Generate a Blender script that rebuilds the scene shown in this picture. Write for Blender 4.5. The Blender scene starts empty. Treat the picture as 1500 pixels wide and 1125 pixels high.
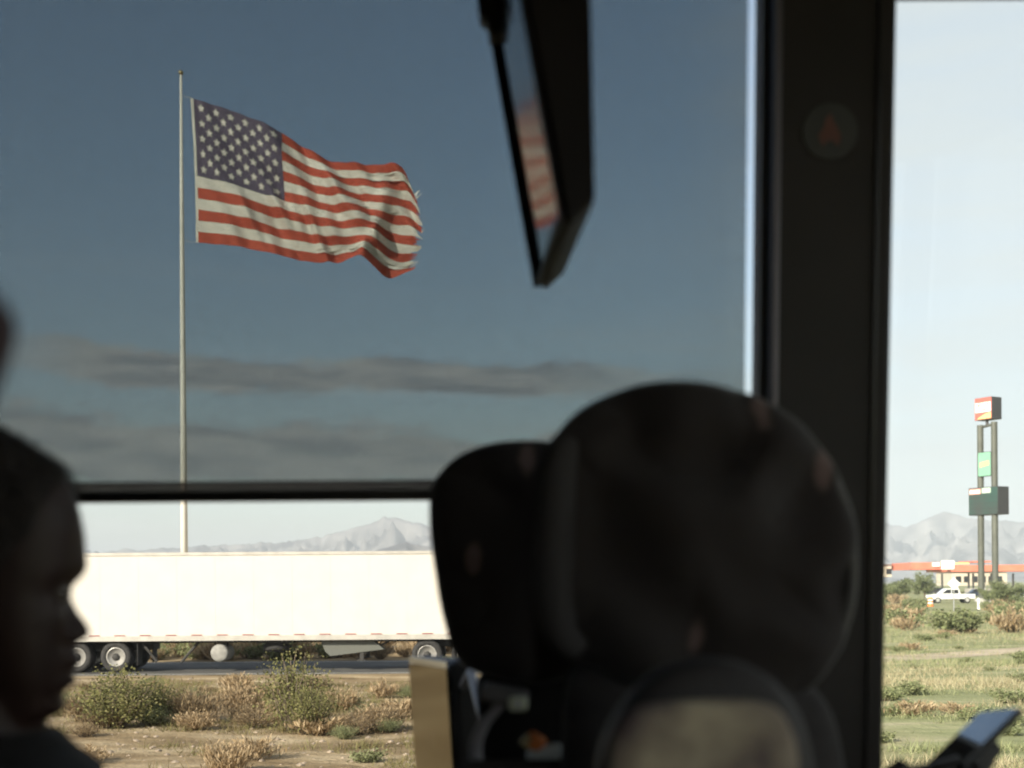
import bpy, bmesh, math, random
from mathutils import Vector, Matrix, noise as mnoise
R = math.radians
random.seed(7)

# ------------------------------------------------------------------ camera, light, exposure
H = 2.75                 # eye height of a passenger in a coach, above the road
F = 2000.0               # focal length in pixels of the 1500 px wide photograph
HY = 855.0               # horizon row at the picture's middle column
ROLL = R(0.41)
sc = bpy.context.scene
cam_d = bpy.data.cameras.new('camera'); cam = bpy.data.objects.new('camera', cam_d)
sc.collection.objects.link(cam); sc.camera = cam
cam_d.sensor_width = 36.0; cam_d.lens = 36.0 * F / 1500.0
cam_d.shift_y = (HY - 562.5) / 1500.0
cam_d.clip_start = 0.05; cam_d.clip_end = 60000
CR = Vector((math.cos(ROLL), 0, -math.sin(ROLL))); CU = Vector((math.sin(ROLL), 0, math.cos(ROLL))); CF = Vector((0, 1, 0))
m3 = Matrix((CR, CU, -CF)).transposed()
cam.matrix_world = Matrix.Translation((0, 0, H)) @ m3.to_4x4()
cam_d.dof.use_dof = True; cam_d.dof.focus_distance = 8.5; cam_d.dof.aperture_fstop = 3.7
sc.render.engine = 'CYCLES'; sc.cycles.max_bounces = 8; sc.cycles.diffuse_bounces = 3; sc.cycles.glossy_bounces = 3; sc.cycles.transparent_max_bounces = 12; sc.cycles.volume_bounces = 0
sc.render.resolution_x = 1024; sc.render.resolution_y = 768
sc.view_settings.view_transform = 'Standard'; sc.view_settings.look = 'None'
sc.view_settings.gamma = 1.0; sc.view_settings.exposure = 1.4

SUN_EL = R(27); SUN_AZ = math.atan2(-0.62, -0.78)      # the sun stands behind the bus, to its rear right
S = Vector((math.sin(SUN_AZ) * math.cos(SUN_EL), math.cos(SUN_AZ) * math.cos(SUN_EL), math.sin(SUN_EL)))
sun_d = bpy.data.lights.new('sun', 'SUN'); sun = bpy.data.objects.new('sun', sun_d); sc.collection.objects.link(sun)
sun_d.energy = 4.1; sun_d.angle = R(0.53); sun_d.color = (1.0, 0.90, 0.76)
sun.rotation_euler = S.to_track_quat('Z', 'Y').to_euler()

world = bpy.data.worlds.new('World'); sc.world = world; world.use_nodes = True
wt = world.node_tree; wn = wt.nodes; wl = wt.links
for n in list(wn): wn.remove(n)
def wmath(op, a, b=None, c=None):
    n = wn.new('ShaderNodeMath'); n.operation = op
    for i, v in enumerate((a, b, c)):
        if v is None: continue
        if isinstance(v, (int, float)): n.inputs[i].default_value = v
        else: wl.new(v, n.inputs[i])
    return n.outputs[0]
def wsmooth(v, lo, hi):
    n = wn.new('ShaderNodeMapRange'); n.interpolation_type = 'SMOOTHSTEP'
    wl.new(v, n.inputs[0]); n.inputs[1].default_value = lo; n.inputs[2].default_value = hi
    return n.outputs[0]
wo = wn.new('ShaderNodeOutputWorld'); wb = wn.new('ShaderNodeBackground'); wl.new(wb.outputs[0], wo.inputs[0])
sky = wn.new('ShaderNodeTexSky'); sky.sky_type = 'NISHITA'; sky.sun_disc = False
sky.sun_elevation = SUN_EL; sky.sun_rotation = SUN_AZ; sky.air_density = 1.0; sky.dust_density = 1.2; sky.ozone_density = 1.2
wtc = wn.new('ShaderNodeTexCoord'); wsep = wn.new('ShaderNodeSeparateXYZ'); wl.new(wtc.outputs['Generated'], wsep.inputs[0])
X_, Y_, Z_ = wsep.outputs
hyp = wmath('SQRT', wmath('ADD', wmath('MULTIPLY', X_, X_), wmath('MULTIPLY', Y_, Y_)))
el = wmath('DIVIDE', Z_, wmath('MAXIMUM', hyp, 0.001))
az = wmath('ARCTAN2', X_, Y_)
def wnoise(sx, sy, scale, detail, seed, rough=0.55):
    cb = wn.new('ShaderNodeCombineXYZ'); wl.new(wmath('MULTIPLY', az, sx), cb.inputs[0]); wl.new(wmath('MULTIPLY', el, sy), cb.inputs[1]); cb.inputs[2].default_value = seed
    t = wn.new('ShaderNodeTexNoise'); t.inputs['Scale'].default_value = scale; t.inputs['Detail'].default_value = detail; t.inputs['Roughness'].default_value = rough
    wl.new(cb.outputs[0], t.inputs['Vector']); return t.outputs[0]
edge = wmath('SUBTRACT', wnoise(7, 15, 2.0, 8, 3.1, 0.63), 0.5)
slow = wmath('SUBTRACT', wnoise(5, 0, 1.0, 2, 8.4), 0.5)
def band(c, slope, half, wob, soft):
    ce = wmath('ADD', wmath('ADD', wmath('MULTIPLY', az, slope), c), wmath('MULTIPLY', slow, wob))
    d = wmath('ABSOLUTE', wmath('SUBTRACT', el, ce))
    d = wmath('ADD', wmath('DIVIDE', d, half), wmath('MULTIPLY', edge, 3.0))
    return wsmooth(d, 1.0 + soft, 1.0 - soft)
m1 = wmath('MULTIPLY', band(0.146, -0.05, 0.0118, 0.03, 0.32), wsmooth(wnoise(2.2, 0, 1.0, 1, 5.6), 0.36, 0.50))
m2 = wmath('MULTIPLY', band(0.084, -0.05, 0.0215, 0.012, 0.32), 1.0)
fade = wsmooth(wmath('COSINE', wmath('ADD', wmath('MULTIPLY', az, 1.6), 0.55)), 0.62, 0.86)
mask = wmath('MULTIPLY', wmath('MULTIPLY', wmath('MAXIMUM', m1, m2), fade), 0.88)
streak = wmath('MULTIPLY', wsmooth(wnoise(3, 40, 1.3, 4, 1.7), 0.5, 0.72), wsmooth(el, 0.30, 0.02))
glare_veil = wmath('MULTIPLY', wsmooth(wmath('ADD', az, wmath('MULTIPLY', edge, 0.10)), 0.10, 0.30), wmath('MULTIPLY_ADD', wnoise(2, 12, 2.0, 5, 4.4), 0.5, 0.56))  # white veil mixed into the front sky, standing in for windscreen glare
cloudn = wsmooth(wnoise(9, 40, 2.0, 6, 2.2), 0.33, 0.68)
ccol = wn.new('ShaderNodeMix'); ccol.data_type = 'RGBA'; wl.new(cloudn, ccol.inputs[0])
ccol.inputs[6].default_value = (1.75, 1.8, 2.05, 1); ccol.inputs[7].default_value = (4.4, 4.15, 4.0, 1)
mx0 = wn.new('ShaderNodeMix'); mx0.data_type = 'RGBA'; wl.new(wmath('MULTIPLY', streak, 0.35), mx0.inputs[0]); wl.new(sky.outputs[0], mx0.inputs[6]); mx0.inputs[7].default_value = (6.5, 6.3, 6.2, 1)
mxc = wn.new('ShaderNodeMix'); mxc.data_type = 'RGBA'; wl.new(glare_veil, mxc.inputs[0]); wl.new(mx0.outputs[2], mxc.inputs[6]); mxc.inputs[7].default_value = (3.75, 3.85, 3.8, 1)
mx1 = wn.new('ShaderNodeMix'); mx1.data_type = 'RGBA'; wl.new(mask, mx1.inputs[0]); wl.new(mxc.outputs[2], mx1.inputs[6]); wl.new(ccol.outputs[2], mx1.inputs[7])
wl.new(mx1.outputs[2], wb.inputs[0]); wb.inputs[1].default_value = 0.085

# ------------------------------------------------------------------ helpers
COL = sc.collection
def ray(px, py):
    return CR * ((px - 750) / F) + CU * ((HY - py) / F) + CF
def pix(px, py, D):
    return Vector((0, 0, H)) + ray(px, py) * D
LEAN = 0.095; WY = 2.0
def wall_y(z, off=0.0): return WY + off - LEAN * (z - (H - 0.27))
def wallpt(px, py, off=0.0):
    d = ray(px, py); t = (WY + off - LEAN * 0.27) / (1 + LEAN * d.z)
    return Vector((0, 0, H)) + d * t
def P(t, label=None, category=None, group=None, kind=None):
    if label: t['label'] = label
    if category: t['category'] = category
    if group: t['group'] = group
    if kind: t['kind'] = kind
    return t
def thing(name, loc, label, category, group=None, rz=0.0):
    o = bpy.data.objects.new(name, None); COL.objects.link(o); o.location = loc; o.rotation_euler.z = rz
    o.empty_display_size = 0.2
    return P(o, label, category, group)
def root_loc(o):
    while o.parent: o = o.parent
    return o.location.copy()
def add_obj(name, me, parent=None):
    o = bpy.data.objects.new(name, me); COL.objects.link(o)
    if parent: o.parent = parent
    return o
class MB:
    def __init__(s): s.v = []; s.f = []
    def add(s, vs, fs):
        b = len(s.v); s.v += [Vector(v) for v in vs]; s.f += [[b + i for i in f] for f in fs]
    def box(s, c, d, M=None):
        x, y, z = d[0] / 2, d[1] / 2, d[2] / 2
        vs = [Vector((a * x, b * y, e * z)) for e in (-1, 1) for b in (-1, 1) for a in (-1, 1)]
        if M: vs = [M @ v for v in vs]
        s.add([v + Vector(c) for v in vs], [(0, 2, 3, 1), (4, 5, 7, 6), (0, 1, 5, 4), (2, 6, 7, 3), (0, 4, 6, 2), (1, 3, 7, 5)])
        return s
    def hexa(s, b4, t4):
        s.add(list(b4) + list(t4), [(3, 2, 1, 0), (4, 5, 6, 7), (0, 1, 5, 4), (1, 2, 6, 5), (2, 3, 7, 6), (3, 0, 4, 7)]); return s
    def cyl(s, a, b, r0, r1=None, n=16, caps=True):
        a, b = Vector(a), Vector(b); r1 = r0 if r1 is None else r1
        w = (b - a).normalized(); u = w.orthogonal().normalized(); q = w.cross(u)
        vs = []
        for p, r in ((a, r0), (b, r1)):
            vs += [p + (u * math.cos(2 * math.pi * i / n) + q * math.sin(2 * math.pi * i / n)) * r for i in range(n)]
        fs = [(i, (i + 1) % n, n + (i + 1) % n, n + i) for i in range(n)]
        if caps: fs += [tuple(range(n - 1, -1, -1)), tuple(range(n, 2 * n))]
        s.add(vs, fs); return s
    def tube(s, pts, r, n=8):
        pts = [Vector(p) for p in pts]; rs = r if isinstance(r, (list, tuple)) else [r] * len(pts)
        u = None; vs = []; fs = []
        for i, p in enumerate(pts):
            w = (pts[min(i + 1, len(pts) - 1)] - pts[max(i - 1, 0)]).normalized()
            u = w.orthogonal().normalized() if u is None else (u - w * u.dot(w)).normalized()
            q = w.cross(u)
            vs += [p + (u * math.cos(2 * math.pi * k / n) + q * math.sin(2 * math.pi * k / n)) * rs[i] for k in range(n)]
        for i in range(len(pts) - 1):
            for k in range(n): fs.append((i * n + k, i * n + (k + 1) % n, (i + 1) * n + (k + 1) % n, (i + 1) * n + k))
        fs += [tuple(range(n - 1, -1, -1)), tuple(range((len(pts) - 1) * n, len(pts) * n))]
        s.add(vs, fs); return s
    def rings(s, rings, cap=True):
        n = len(rings[0]); vs = [p for r in rings for p in r]; fs = []
        for i in range(len(rings) - 1):
            for k in range(n): fs.append((i * n + k, i * n + (k + 1) % n, (i + 1) * n + (k + 1) % n, (i + 1) * n + k))
        if cap: fs += [tuple(range(n - 1, -1, -1)), tuple(range((len(rings) - 1) * n, len(rings) * n))]
        s.add(vs, fs); return s
    def lathe(s, c, axis, prof, n=24):
        c = Vector(c); w = Vector(axis).normalized(); u = w.orthogonal().normalized(); q = w.cross(u)
        return s.rings([[c + w * h + (u * math.cos(2 * math.pi * k / n) + q * math.sin(2 * math.pi * k / n)) * r for k in range(n)] for h, r in prof])
    def prism(s, poly, off):
        n = len(poly); off = Vector(off); vs = [Vector(p) for p in poly]; vs += [p + off for p in vs]
        s.add(vs, [tuple(range(n - 1, -1, -1)), tuple(range(n, 2 * n))] + [(i, (i + 1) % n, n + (i + 1) % n, n + i) for i in range(n)]); return s
    def mesh(s, name, mat, smooth=False, off=None):
        me = bpy.data.meshes.new(name)
        vs = s.v if off is None else [v - off for v in s.v]
        me.from_pydata([tuple(v) for v in vs], [], s.f)
        bm = bmesh.new(); bm.from_mesh(me); bmesh.ops.recalc_face_normals(bm, faces=bm.faces); bm.to_mesh(me); bm.free()
        if smooth:
            for p in me.polygons: p.use_smooth = True
        if mat: me.materials.append(mat)
        me.update(); return me
    def build(s, name, mat, parent=None, smooth=False, bevel=0, kind=None, local=False):
        off = None
        if parent is not None and not local: off = root_loc(parent)
        o = add_obj(name, s.mesh(name, mat, smooth, off), parent)
        if bevel:
            b = o.modifiers.new('bevel', 'BEVEL'); b.width = bevel; b.segments = 3; b.limit_method = 'ANGLE'; b.angle_limit = R(40)
            for p in o.data.polygons: p.use_smooth = True
            try: o.data.set_sharp_from_angle(angle=R(50))
            except Exception: pass
        if kind: o['kind'] = kind
        return o
def solo(o, loc=None):
    return o
def catmull(pts, n, closed=True):
    out = []; m = len(pts); segs = m if closed else m - 1
    per = max(1, n // segs)
    for i in range(segs):
        g = lambda k: pts[k % m] if closed else pts[min(max(k, 0), m - 1)]
        p0, p1, p2, p3 = g(i - 1), g(i), g(i + 1), g(i + 2)
        for j in range(per):
            t = j / per
            out.append(tuple(0.5 * (2 * b + (c - a) * t + (2 * a - 5 * b + 4 * c - d) * t * t + (3 * b - a - 3 * c + d) * t ** 3) for a, b, c, d in zip(p0, p1, p2, p3)))
    if not closed: out.append(tuple(pts[-1]))
    return out
def lerp(a, b, t): return a + (b - a) * t
def sst(x, a, b):
    t = min(1, max(0, (x - a) / (b - a))); return t * t * (3 - 2 * t)
def interp(tab, x):
    if x <= tab[0][0]: return tab[0][1]
    for (a, va), (b, vb) in zip(tab, tab[1:]):
        if x <= b: return lerp(va, vb, (x - a) / (b - a))
    return tab[-1][1]
def sinterp(tab, x):       # smooth curve through a table
    n = len(tab)
    if x <= tab[0][0]: return tab[0][1]
    if x >= tab[-1][0]: return tab[-1][1]
    for i in range(n - 1):
        if x <= tab[i + 1][0]:
            x0, y0 = tab[i]; x1, y1 = tab[i + 1]; h = x1 - x0; t = (x - x0) / h
            d0 = (y1 - tab[i - 1][1]) / (x1 - tab[i - 1][0]) * h if i > 0 else (y1 - y0)
            d1 = (tab[i + 2][1] - y0) / (tab[i + 2][0] - x0) * h if i + 2 < n else (y1 - y0)
            return (2*t**3-3*t*t+1)*y0 + (t**3-2*t*t+t)*d0 + (-2*t**3+3*t*t)*y1 + (t**3-t*t)*d1

# ------------------------------------------------------------------ materials
def mat(name, col, rough=0.7, metal=0.0, var=0.0, scale=8.0, bump=0.0, bscale=40.0, col2=None, spec=0.5, coat=0.0, emit=None):
    m = bpy.data.materials.new(name); m.use_nodes = True; t = m.node_tree; b = t.nodes['Principled BSDF']
    b.inputs['Base Color'].default_value = (*col, 1); b.inputs['Roughness'].default_value = rough; b.inputs['Metallic'].default_value = metal
    b.inputs['Specular IOR Level'].default_value = spec; b.inputs['Coat Weight'].default_value = coat
    if var or col2 or bump:
        tc = t.nodes.new('ShaderNodeTexCoord')
    if var or col2:
        nz = t.nodes.new('ShaderNodeTexNoise'); nz.inputs['Scale'].default_value = scale; nz.inputs['Detail'].default_value = 6; t.links.new(tc.outputs['Object'], nz.inputs['Vector'])
        rp = t.nodes.new('ShaderNodeValToRGB'); rp.color_ramp.elements[0].position = 0.35; rp.color_ramp.elements[1].position = 0.65
        c2 = col2 or tuple(min(1, c * (1 + var)) for c in col); c1 = col if col2 else tuple(c * (1 - var) for c in col)
        rp.color_ramp.elements[0].color = (*c1, 1); rp.color_ramp.elements[1].color = (*c2, 1)
        t.links.new(nz.outputs[0], rp.inputs[0]); t.links.new(rp.outputs[0], b.inputs['Base Color'])
    if bump:
        n2 = t.nodes.new('ShaderNodeTexNoise'); n2.inputs['Scale'].default_value = bscale; n2.inputs['Detail'].default_value = 5; t.links.new(tc.outputs['Object'], n2.inputs['Vector'])
        bp = t.nodes.new('ShaderNodeBump'); bp.inputs['Strength'].default_value = bump; bp.inputs['Distance'].default_value = 0.02
        t.links.new(n2.outputs[0], bp.inputs['Height']); t.links.new(bp.outputs[0], b.inputs['Normal'])
    return m
def leafmat(name, c1, c2, c3=None, trans=0.25):
    m = bpy.data.materials.new(name); m.use_nodes = True; t = m.node_tree; b = t.nodes['Principled BSDF']; out = t.nodes['Material Output']
    g = t.nodes.new('ShaderNodeNewGeometry'); rp = t.nodes.new('ShaderNodeValToRGB')
    rp.color_ramp.elements[0].color = (*c1, 1); rp.color_ramp.elements[1].color = (*c2, 1)
    if c3:
        e = rp.color_ramp.elements.new(0.85); e.color = (*c3, 1); rp.color_ramp.elements[1].position = 0.7
    t.links.new(g.outputs['Random Per Island'], rp.inputs[0]); t.links.new(rp.outputs[0], b.inputs['Base Color'])
    b.inputs['Roughness'].default_value = 0.75; b.inputs['Specular IOR Level'].default_value = 0.2
    tr = t.nodes.new('ShaderNodeBsdfTranslucent'); t.links.new(rp.outputs[0], tr.inputs[0])
    mx = t.nodes.new('ShaderNodeMixShader'); mx.inputs[0].default_value = trans
    t.links.new(b.outputs[0], mx.inputs[1]); t.links.new(tr.outputs[0], mx.inputs[2]); t.links.new(mx.outputs[0], out.inputs[0])
    return m
def glassmat(name, tint, refl=1.0):
    m = bpy.data.materials.new(name); m.use_nodes = True; t = m.node_tree; out = t.nodes['Material Output']
    t.nodes.remove(t.nodes['Principled BSDF'])
    tr = t.nodes.new('ShaderNodeBsdfTransparent'); tr.inputs[0].default_value = (*tint, 1)
    gl = t.nodes.new('ShaderNodeBsdfGlossy'); gl.inputs['Roughness'].default_value = 0.01
    fr = t.nodes.new('ShaderNodeFresnel'); fr.inputs[0].default_value = 1.45
    mm = t.nodes.new('ShaderNodeMath'); mm.operation = 'MULTIPLY'; mm.inputs[1].default_value = refl; t.links.new(fr.outputs[0], mm.inputs[0])
    mx = t.nodes.new('ShaderNodeMixShader'); t.links.new(mm.outputs[0], mx.inputs[0]); t.links.new(tr.outputs[0], mx.inputs[1]); t.links.new(gl.outputs[0], mx.inputs[2])
    t.links.new(mx.outputs[0], out.inputs[0]); return m

M = {}
M['plastic'] = mat('black_plastic', (0.0125, 0.0090, 0.0080), 0.55, var=0.25, scale=6, bump=0.15, bscale=400)
M['plastic_gloss'] = mat('glossy_black_plastic', (0.012, 0.011, 0.011), 0.3)
M['rubber'] = mat('rubber_seal', (0.012, 0.012, 0.012), 0.7)
M['alu_dark'] = mat('dark_anodised_aluminium', (0.16, 0.15, 0.17), 0.45, 0.6)
M['headliner'] = mat('grey_headliner', (0.09, 0.085, 0.08), 0.95, var=0.1)
M['floor'] = mat('bus_vinyl_floor', (0.05, 0.05, 0.05), 0.6, var=0.3)
M['glass'] = glassmat('window_glass', (0.95, 0.97, 0.96), 0.5)
M['tinted'] = glassmat('tinted_side_glass', (0.89, 0.90, 0.89))
M['white_paint'] = mat('white_trailer_panel', (0.60, 0.57, 0.52), 0.4, var=0.03, scale=1.5)
M['rail'] = mat('aluminium_rail', (0.46, 0.44, 0.40), 0.5, 0.25, var=0.1, scale=3)
M['redtape'] = mat('red_reflective_tape', (0.26, 0.05, 0.05), 0.4)
M['tyre'] = mat('tyre_rubber', (0.03, 0.029, 0.028), 0.85, var=0.3, scale=10)
M['rim'] = mat('steel_rim', (0.62, 0.60, 0.56), 0.35, 0.6, var=0.15, scale=6)
M['dark_steel'] = mat('dark_chassis_steel', (0.035, 0.033, 0.03), 0.7, var=0.3, scale=5)
M['asphalt'] = mat('asphalt', (0.060, 0.057, 0.052), 0.9, col2=(0.10, 0.094, 0.084), scale=0.6, bump=0.3, bscale=30)
M['dirt'] = mat('dusty_track', (0.29, 0.24, 0.15), 0.95, col2=(0.45, 0.36, 0.26), scale=0.5, bump=0.5, bscale=6)
M['linepaint'] = mat('road_paint', (0.6, 0.58, 0.52), 0.8, var=0.2, scale=4)
M['polepaint'] = mat('white_pole_paint', (0.80, 0.78, 0.72), 0.45, var=0.05, scale=1)
M['gold'] = mat('weathered_gilt', (0.42, 0.34, 0.18), 0.4, 0.7)
M['rope'] = mat('halyard_rope', (0.5, 0.48, 0.43), 0.9)
M['bark'] = mat('dry_twig', (0.11, 0.085, 0.06), 0.9, var=0.3, scale=12)
M['leaf_green'] = leafmat('creosote_leaf', (0.10, 0.108, 0.038), (0.18, 0.185, 0.068), (0.25, 0.23, 0.10))
M['leaf_olive'] = leafmat('olive_leaf', (0.12, 0.145, 0.062), (0.21, 0.24, 0.11), (0.30, 0.31, 0.16))
M['leaf_dry'] = leafmat('dry_brush', (0.13, 0.085, 0.045), (0.27, 0.19, 0.105), (0.36, 0.28, 0.17))
M['leaf_straw'] = leafmat('straw_brush', (0.24, 0.165, 0.085), (0.40, 0.29, 0.165), (0.5, 0.39, 0.25))
M['leaf_tree'] = leafmat('mesquite_leaf', (0.10, 0.125, 0.055), (0.17, 0.20, 0.09), (0.24, 0.26, 0.13))
M['grass'] = leafmat('roadside_grass', (0.15, 0.18, 0.08), (0.26, 0.285, 0.135), (0.37, 0.37, 0.20))
M['red'] = mat('red_fascia_paint', (0.62, 0.19, 0.12), 0.45, var=0.08, scale=0.5)
M['sign_red'] = mat('red_sign_face', (0.62, 0.13, 0.10), 0.4)
M['sign_white'] = mat('white_sign_face', (0.82, 0.80, 0.76), 0.4)
M['sign_yellow'] = mat('yellow_sign_face', (0.76, 0.60, 0.24), 0.4)
M['sign_green'] = mat('green_sign_face', (0.20, 0.40, 0.28), 0.45, var=0.06, scale=0.6)
M['sign_dark'] = mat('dark_sign_cabinet', (0.035, 0.034, 0.036), 0.5)
M['price'] = mat('dark_green_price_panel', (0.045, 0.052, 0.048), 0.4, col2=(0.03, 0.07, 0.058), scale=0.35)
M['post_green'] = mat('grey_green_post_paint', (0.085, 0.088, 0.070), 0.5, var=0.15, scale=0.5)
M['cream'] = mat('cream_stucco', (0.55, 0.48, 0.38), 0.9, var=0.08, scale=0.4)
M['brown_roof'] = mat('brown_roof', (0.16, 0.09, 0.06), 0.8)
M['car_white'] = mat('white_car_paint', (0.72, 0.72, 0.71), 0.3, coat=0.5)
M['car_glass'] = mat('dark_car_glass', (0.02, 0.022, 0.025), 0.08)
M['orange'] = mat('orange_plastic', (0.75, 0.22, 0.05), 0.5)
M['concrete'] = mat('concrete', (0.36, 0.34, 0.31), 0.9, var=0.15, scale=3)
M['galv'] = mat('galvanised_steel', (0.42, 0.42, 0.41), 0.5, 0.5)
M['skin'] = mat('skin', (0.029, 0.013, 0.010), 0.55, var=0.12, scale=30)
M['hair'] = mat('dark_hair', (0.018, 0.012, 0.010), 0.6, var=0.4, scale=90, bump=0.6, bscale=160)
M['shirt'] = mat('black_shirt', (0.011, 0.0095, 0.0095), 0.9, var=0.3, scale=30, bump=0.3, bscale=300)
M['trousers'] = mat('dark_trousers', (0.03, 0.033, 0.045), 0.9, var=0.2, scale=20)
M['belt'] = mat('grey_webbing', (0.26, 0.245, 0.26), 0.7, var=0.15, scale=60)
M['maroon'] = mat('maroon_seat_cloth', (0.055, 0.030, 0.034), 0.95, var=0.3, scale=40)
M['taupe'] = mat('mottled_taupe_cloth', (0.11, 0.08, 0.082), 0.9, col2=(0.46, 0.39, 0.28), scale=17, bump=0.3, bscale=200)
M['bottle_white'] = mat('pale_blue_plastic', (0.80, 0.88, 0.88), 0.35)
M['mint'] = mat('pale_green_plastic', (0.80, 0.85, 0.66), 0.5)
M['mirror'] = mat('mirror_glass', (0.245, 0.22, 0.155), 0.085, 1.0)
M['bevelglass'] = mat('bevelled_mirror_edge', (0.60, 0.68, 0.76), 0.10, 1.0)
M['screen'] = mat('dark_glass_screen', (0.012, 0.012, 0.014), 0.08, spec=0.28)
M['phone_screen'] = mat('phone_glass', (0.01, 0.011, 0.013), 0.05, spec=1.0, coat=1.0)
M['flag_red'] = None
def clothmat(name, col, trans=0.12):
    m = bpy.data.materials.new(name); m.use_nodes = True; t = m.node_tree; b = t.nodes['Principled BSDF']; out = t.nodes['Material Output']
    tc = t.nodes.new('ShaderNodeTexCoord'); nz = t.nodes.new('ShaderNodeTexNoise'); nz.inputs['Scale'].default_value = 1.2; nz.inputs['Detail'].default_value = 8
    t.links.new(tc.outputs['Object'], nz.inputs['Vector'])
    mx0 = t.nodes.new('ShaderNodeMix'); mx0.data_type = 'RGBA'; t.links.new(nz.outputs[0], mx0.inputs[0])
    mx0.inputs[6].default_value = (*[c * 0.82 for c in col], 1); mx0.inputs[7].default_value = (*[min(1, c * 1.12) for c in col], 1)
    t.links.new(mx0.outputs[2], b.inputs['Base Color']); b.inputs['Roughness'].default_value = 0.9; b.inputs['Specular IOR Level'].default_value = 0.1
    tr = t.nodes.new('ShaderNodeBsdfTranslucent'); t.links.new(mx0.outputs[2], tr.inputs[0])
    mx = t.nodes.new('ShaderNodeMixShader'); mx.inputs[0].default_value = trans
    t.links.new(b.outputs[0], mx.inputs[1]); t.links.new(tr.outputs[0], mx.inputs[2]); t.links.new(mx.outputs[0], out.inputs[0]); return m
M['flag_red'] = clothmat('flag_red_nylon', (0.56, 0.125, 0.085))
M['flag_white'] = clothmat('flag_white_nylon', (0.86, 0.83, 0.75))
M['flag_blue'] = clothmat('flag_blue_nylon', (0.150, 0.128, 0.185))
# sand: pale gravelly soil, greener where the verge has been watered
def groundmat():
    m = bpy.data.materials.new('desert_soil'); m.use_nodes = True; t = m.node_tree; b = t.nodes['Principled BSDF']; L = t.links.new
    g = t.nodes.new('ShaderNodeNewGeometry')
    def nz(scale, detail, sx=1, sy=1):
        mp = t.nodes.new('ShaderNodeMapping'); mp.inputs['Scale'].default_value = (sx, sy, 1); L(g.outputs['Position'], mp.inputs[0])
        n = t.nodes.new('ShaderNodeTexNoise'); n.inputs['Scale'].default_value = scale; n.inputs['Detail'].default_value = detail; n.inputs['Roughness'].default_value = 0.62; L(mp.outputs[0], n.inputs['Vector']); return n.outputs[0]
    def ramp(v, stops):
        r = t.nodes.new('ShaderNodeValToRGB'); e = r.color_ramp.elements
        e[0].position, e[0].color = stops[0][0], (*stops[0][1], 1); e[1].position, e[1].color = stops[-1][0], (*stops[-1][1], 1)
        for p, c in stops[1:-1]: k = e.new(p); k.color = (*c, 1)
        L(v, r.inputs[0]); return r.outputs[0]
    sand = ramp(nz(0.75, 10, 0.40, 1), [(0.30, (0.13, 0.088, 0.048)), (0.47, (0.27, 0.20, 0.115)), (0.58, (0.37, 0.29, 0.18)), (0.72, (0.52, 0.43, 0.29))])
    green = ramp(nz(0.5, 9, 0.25, 1.2), [(0.30, (0.15, 0.165, 0.075)), (0.52, (0.26, 0.265, 0.135)), (0.70, (0.44, 0.375, 0.26))])
    sp = t.nodes.new('ShaderNodeSeparateXYZ'); L(g.outputs['Position'], sp.inputs[0])
    wob = t.nodes.new('ShaderNodeMath'); wob.operation = 'MULTIPLY_ADD'; wob.inputs[1].default_value = 8; L(nz(0.12, 4), wob.inputs[0]); L(sp.outputs[0], wob.inputs[2])
    mr = t.nodes.new('ShaderNodeMapRange'); mr.inputs[1].default_value = 5; mr.inputs[2].default_value = 11; L(wob.outputs[0], mr.inputs[0])
    mx = t.nodes.new('ShaderNodeMix'); mx.data_type = 'RGBA'; L(mr.outputs[0], mx.inputs[0]); L(sand, mx.inputs[6]); L(green, mx.inputs[7])
    v = t.nodes.new('ShaderNodeTexVoronoi'); v.inputs['Scale'].default_value = 7; L(g.outputs['Position'], v.inputs['Vector'])
    sk = ramp(v.outputs['Distance'], [(0.0, (0.62, 0.60, 0.58)), (0.35, (1, 1, 1))])
    mu = t.nodes.new('ShaderNodeMix'); mu.data_type = 'RGBA'; mu.blend_type = 'MULTIPLY'; mu.inputs[0].default_value = 0.6; L(mx.outputs[2], mu.inputs[6]); L(sk, mu.inputs[7])
    L(mu.outputs[2], b.inputs['Base Color']); b.inputs['Roughness'].default_value = 0.95; b.inputs['Specular IOR Level'].default_value = 0.15
    bp = t.nodes.new('ShaderNodeBump'); bp.inputs['Strength'].default_value = 0.9; bp.inputs['Distance'].default_value = 0.12; L(nz(3.5, 9), bp.inputs['Height']); L(bp.outputs[0], b.inputs['Normal'])
    return m
M['ground'] = groundmat()
M['rock'] = mat('desert_rock', (0.085, 0.085, 0.09), 0.95, col2=(0.30, 0.285, 0.27), scale=0.009, bump=0.6, bscale=0.02)
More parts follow.
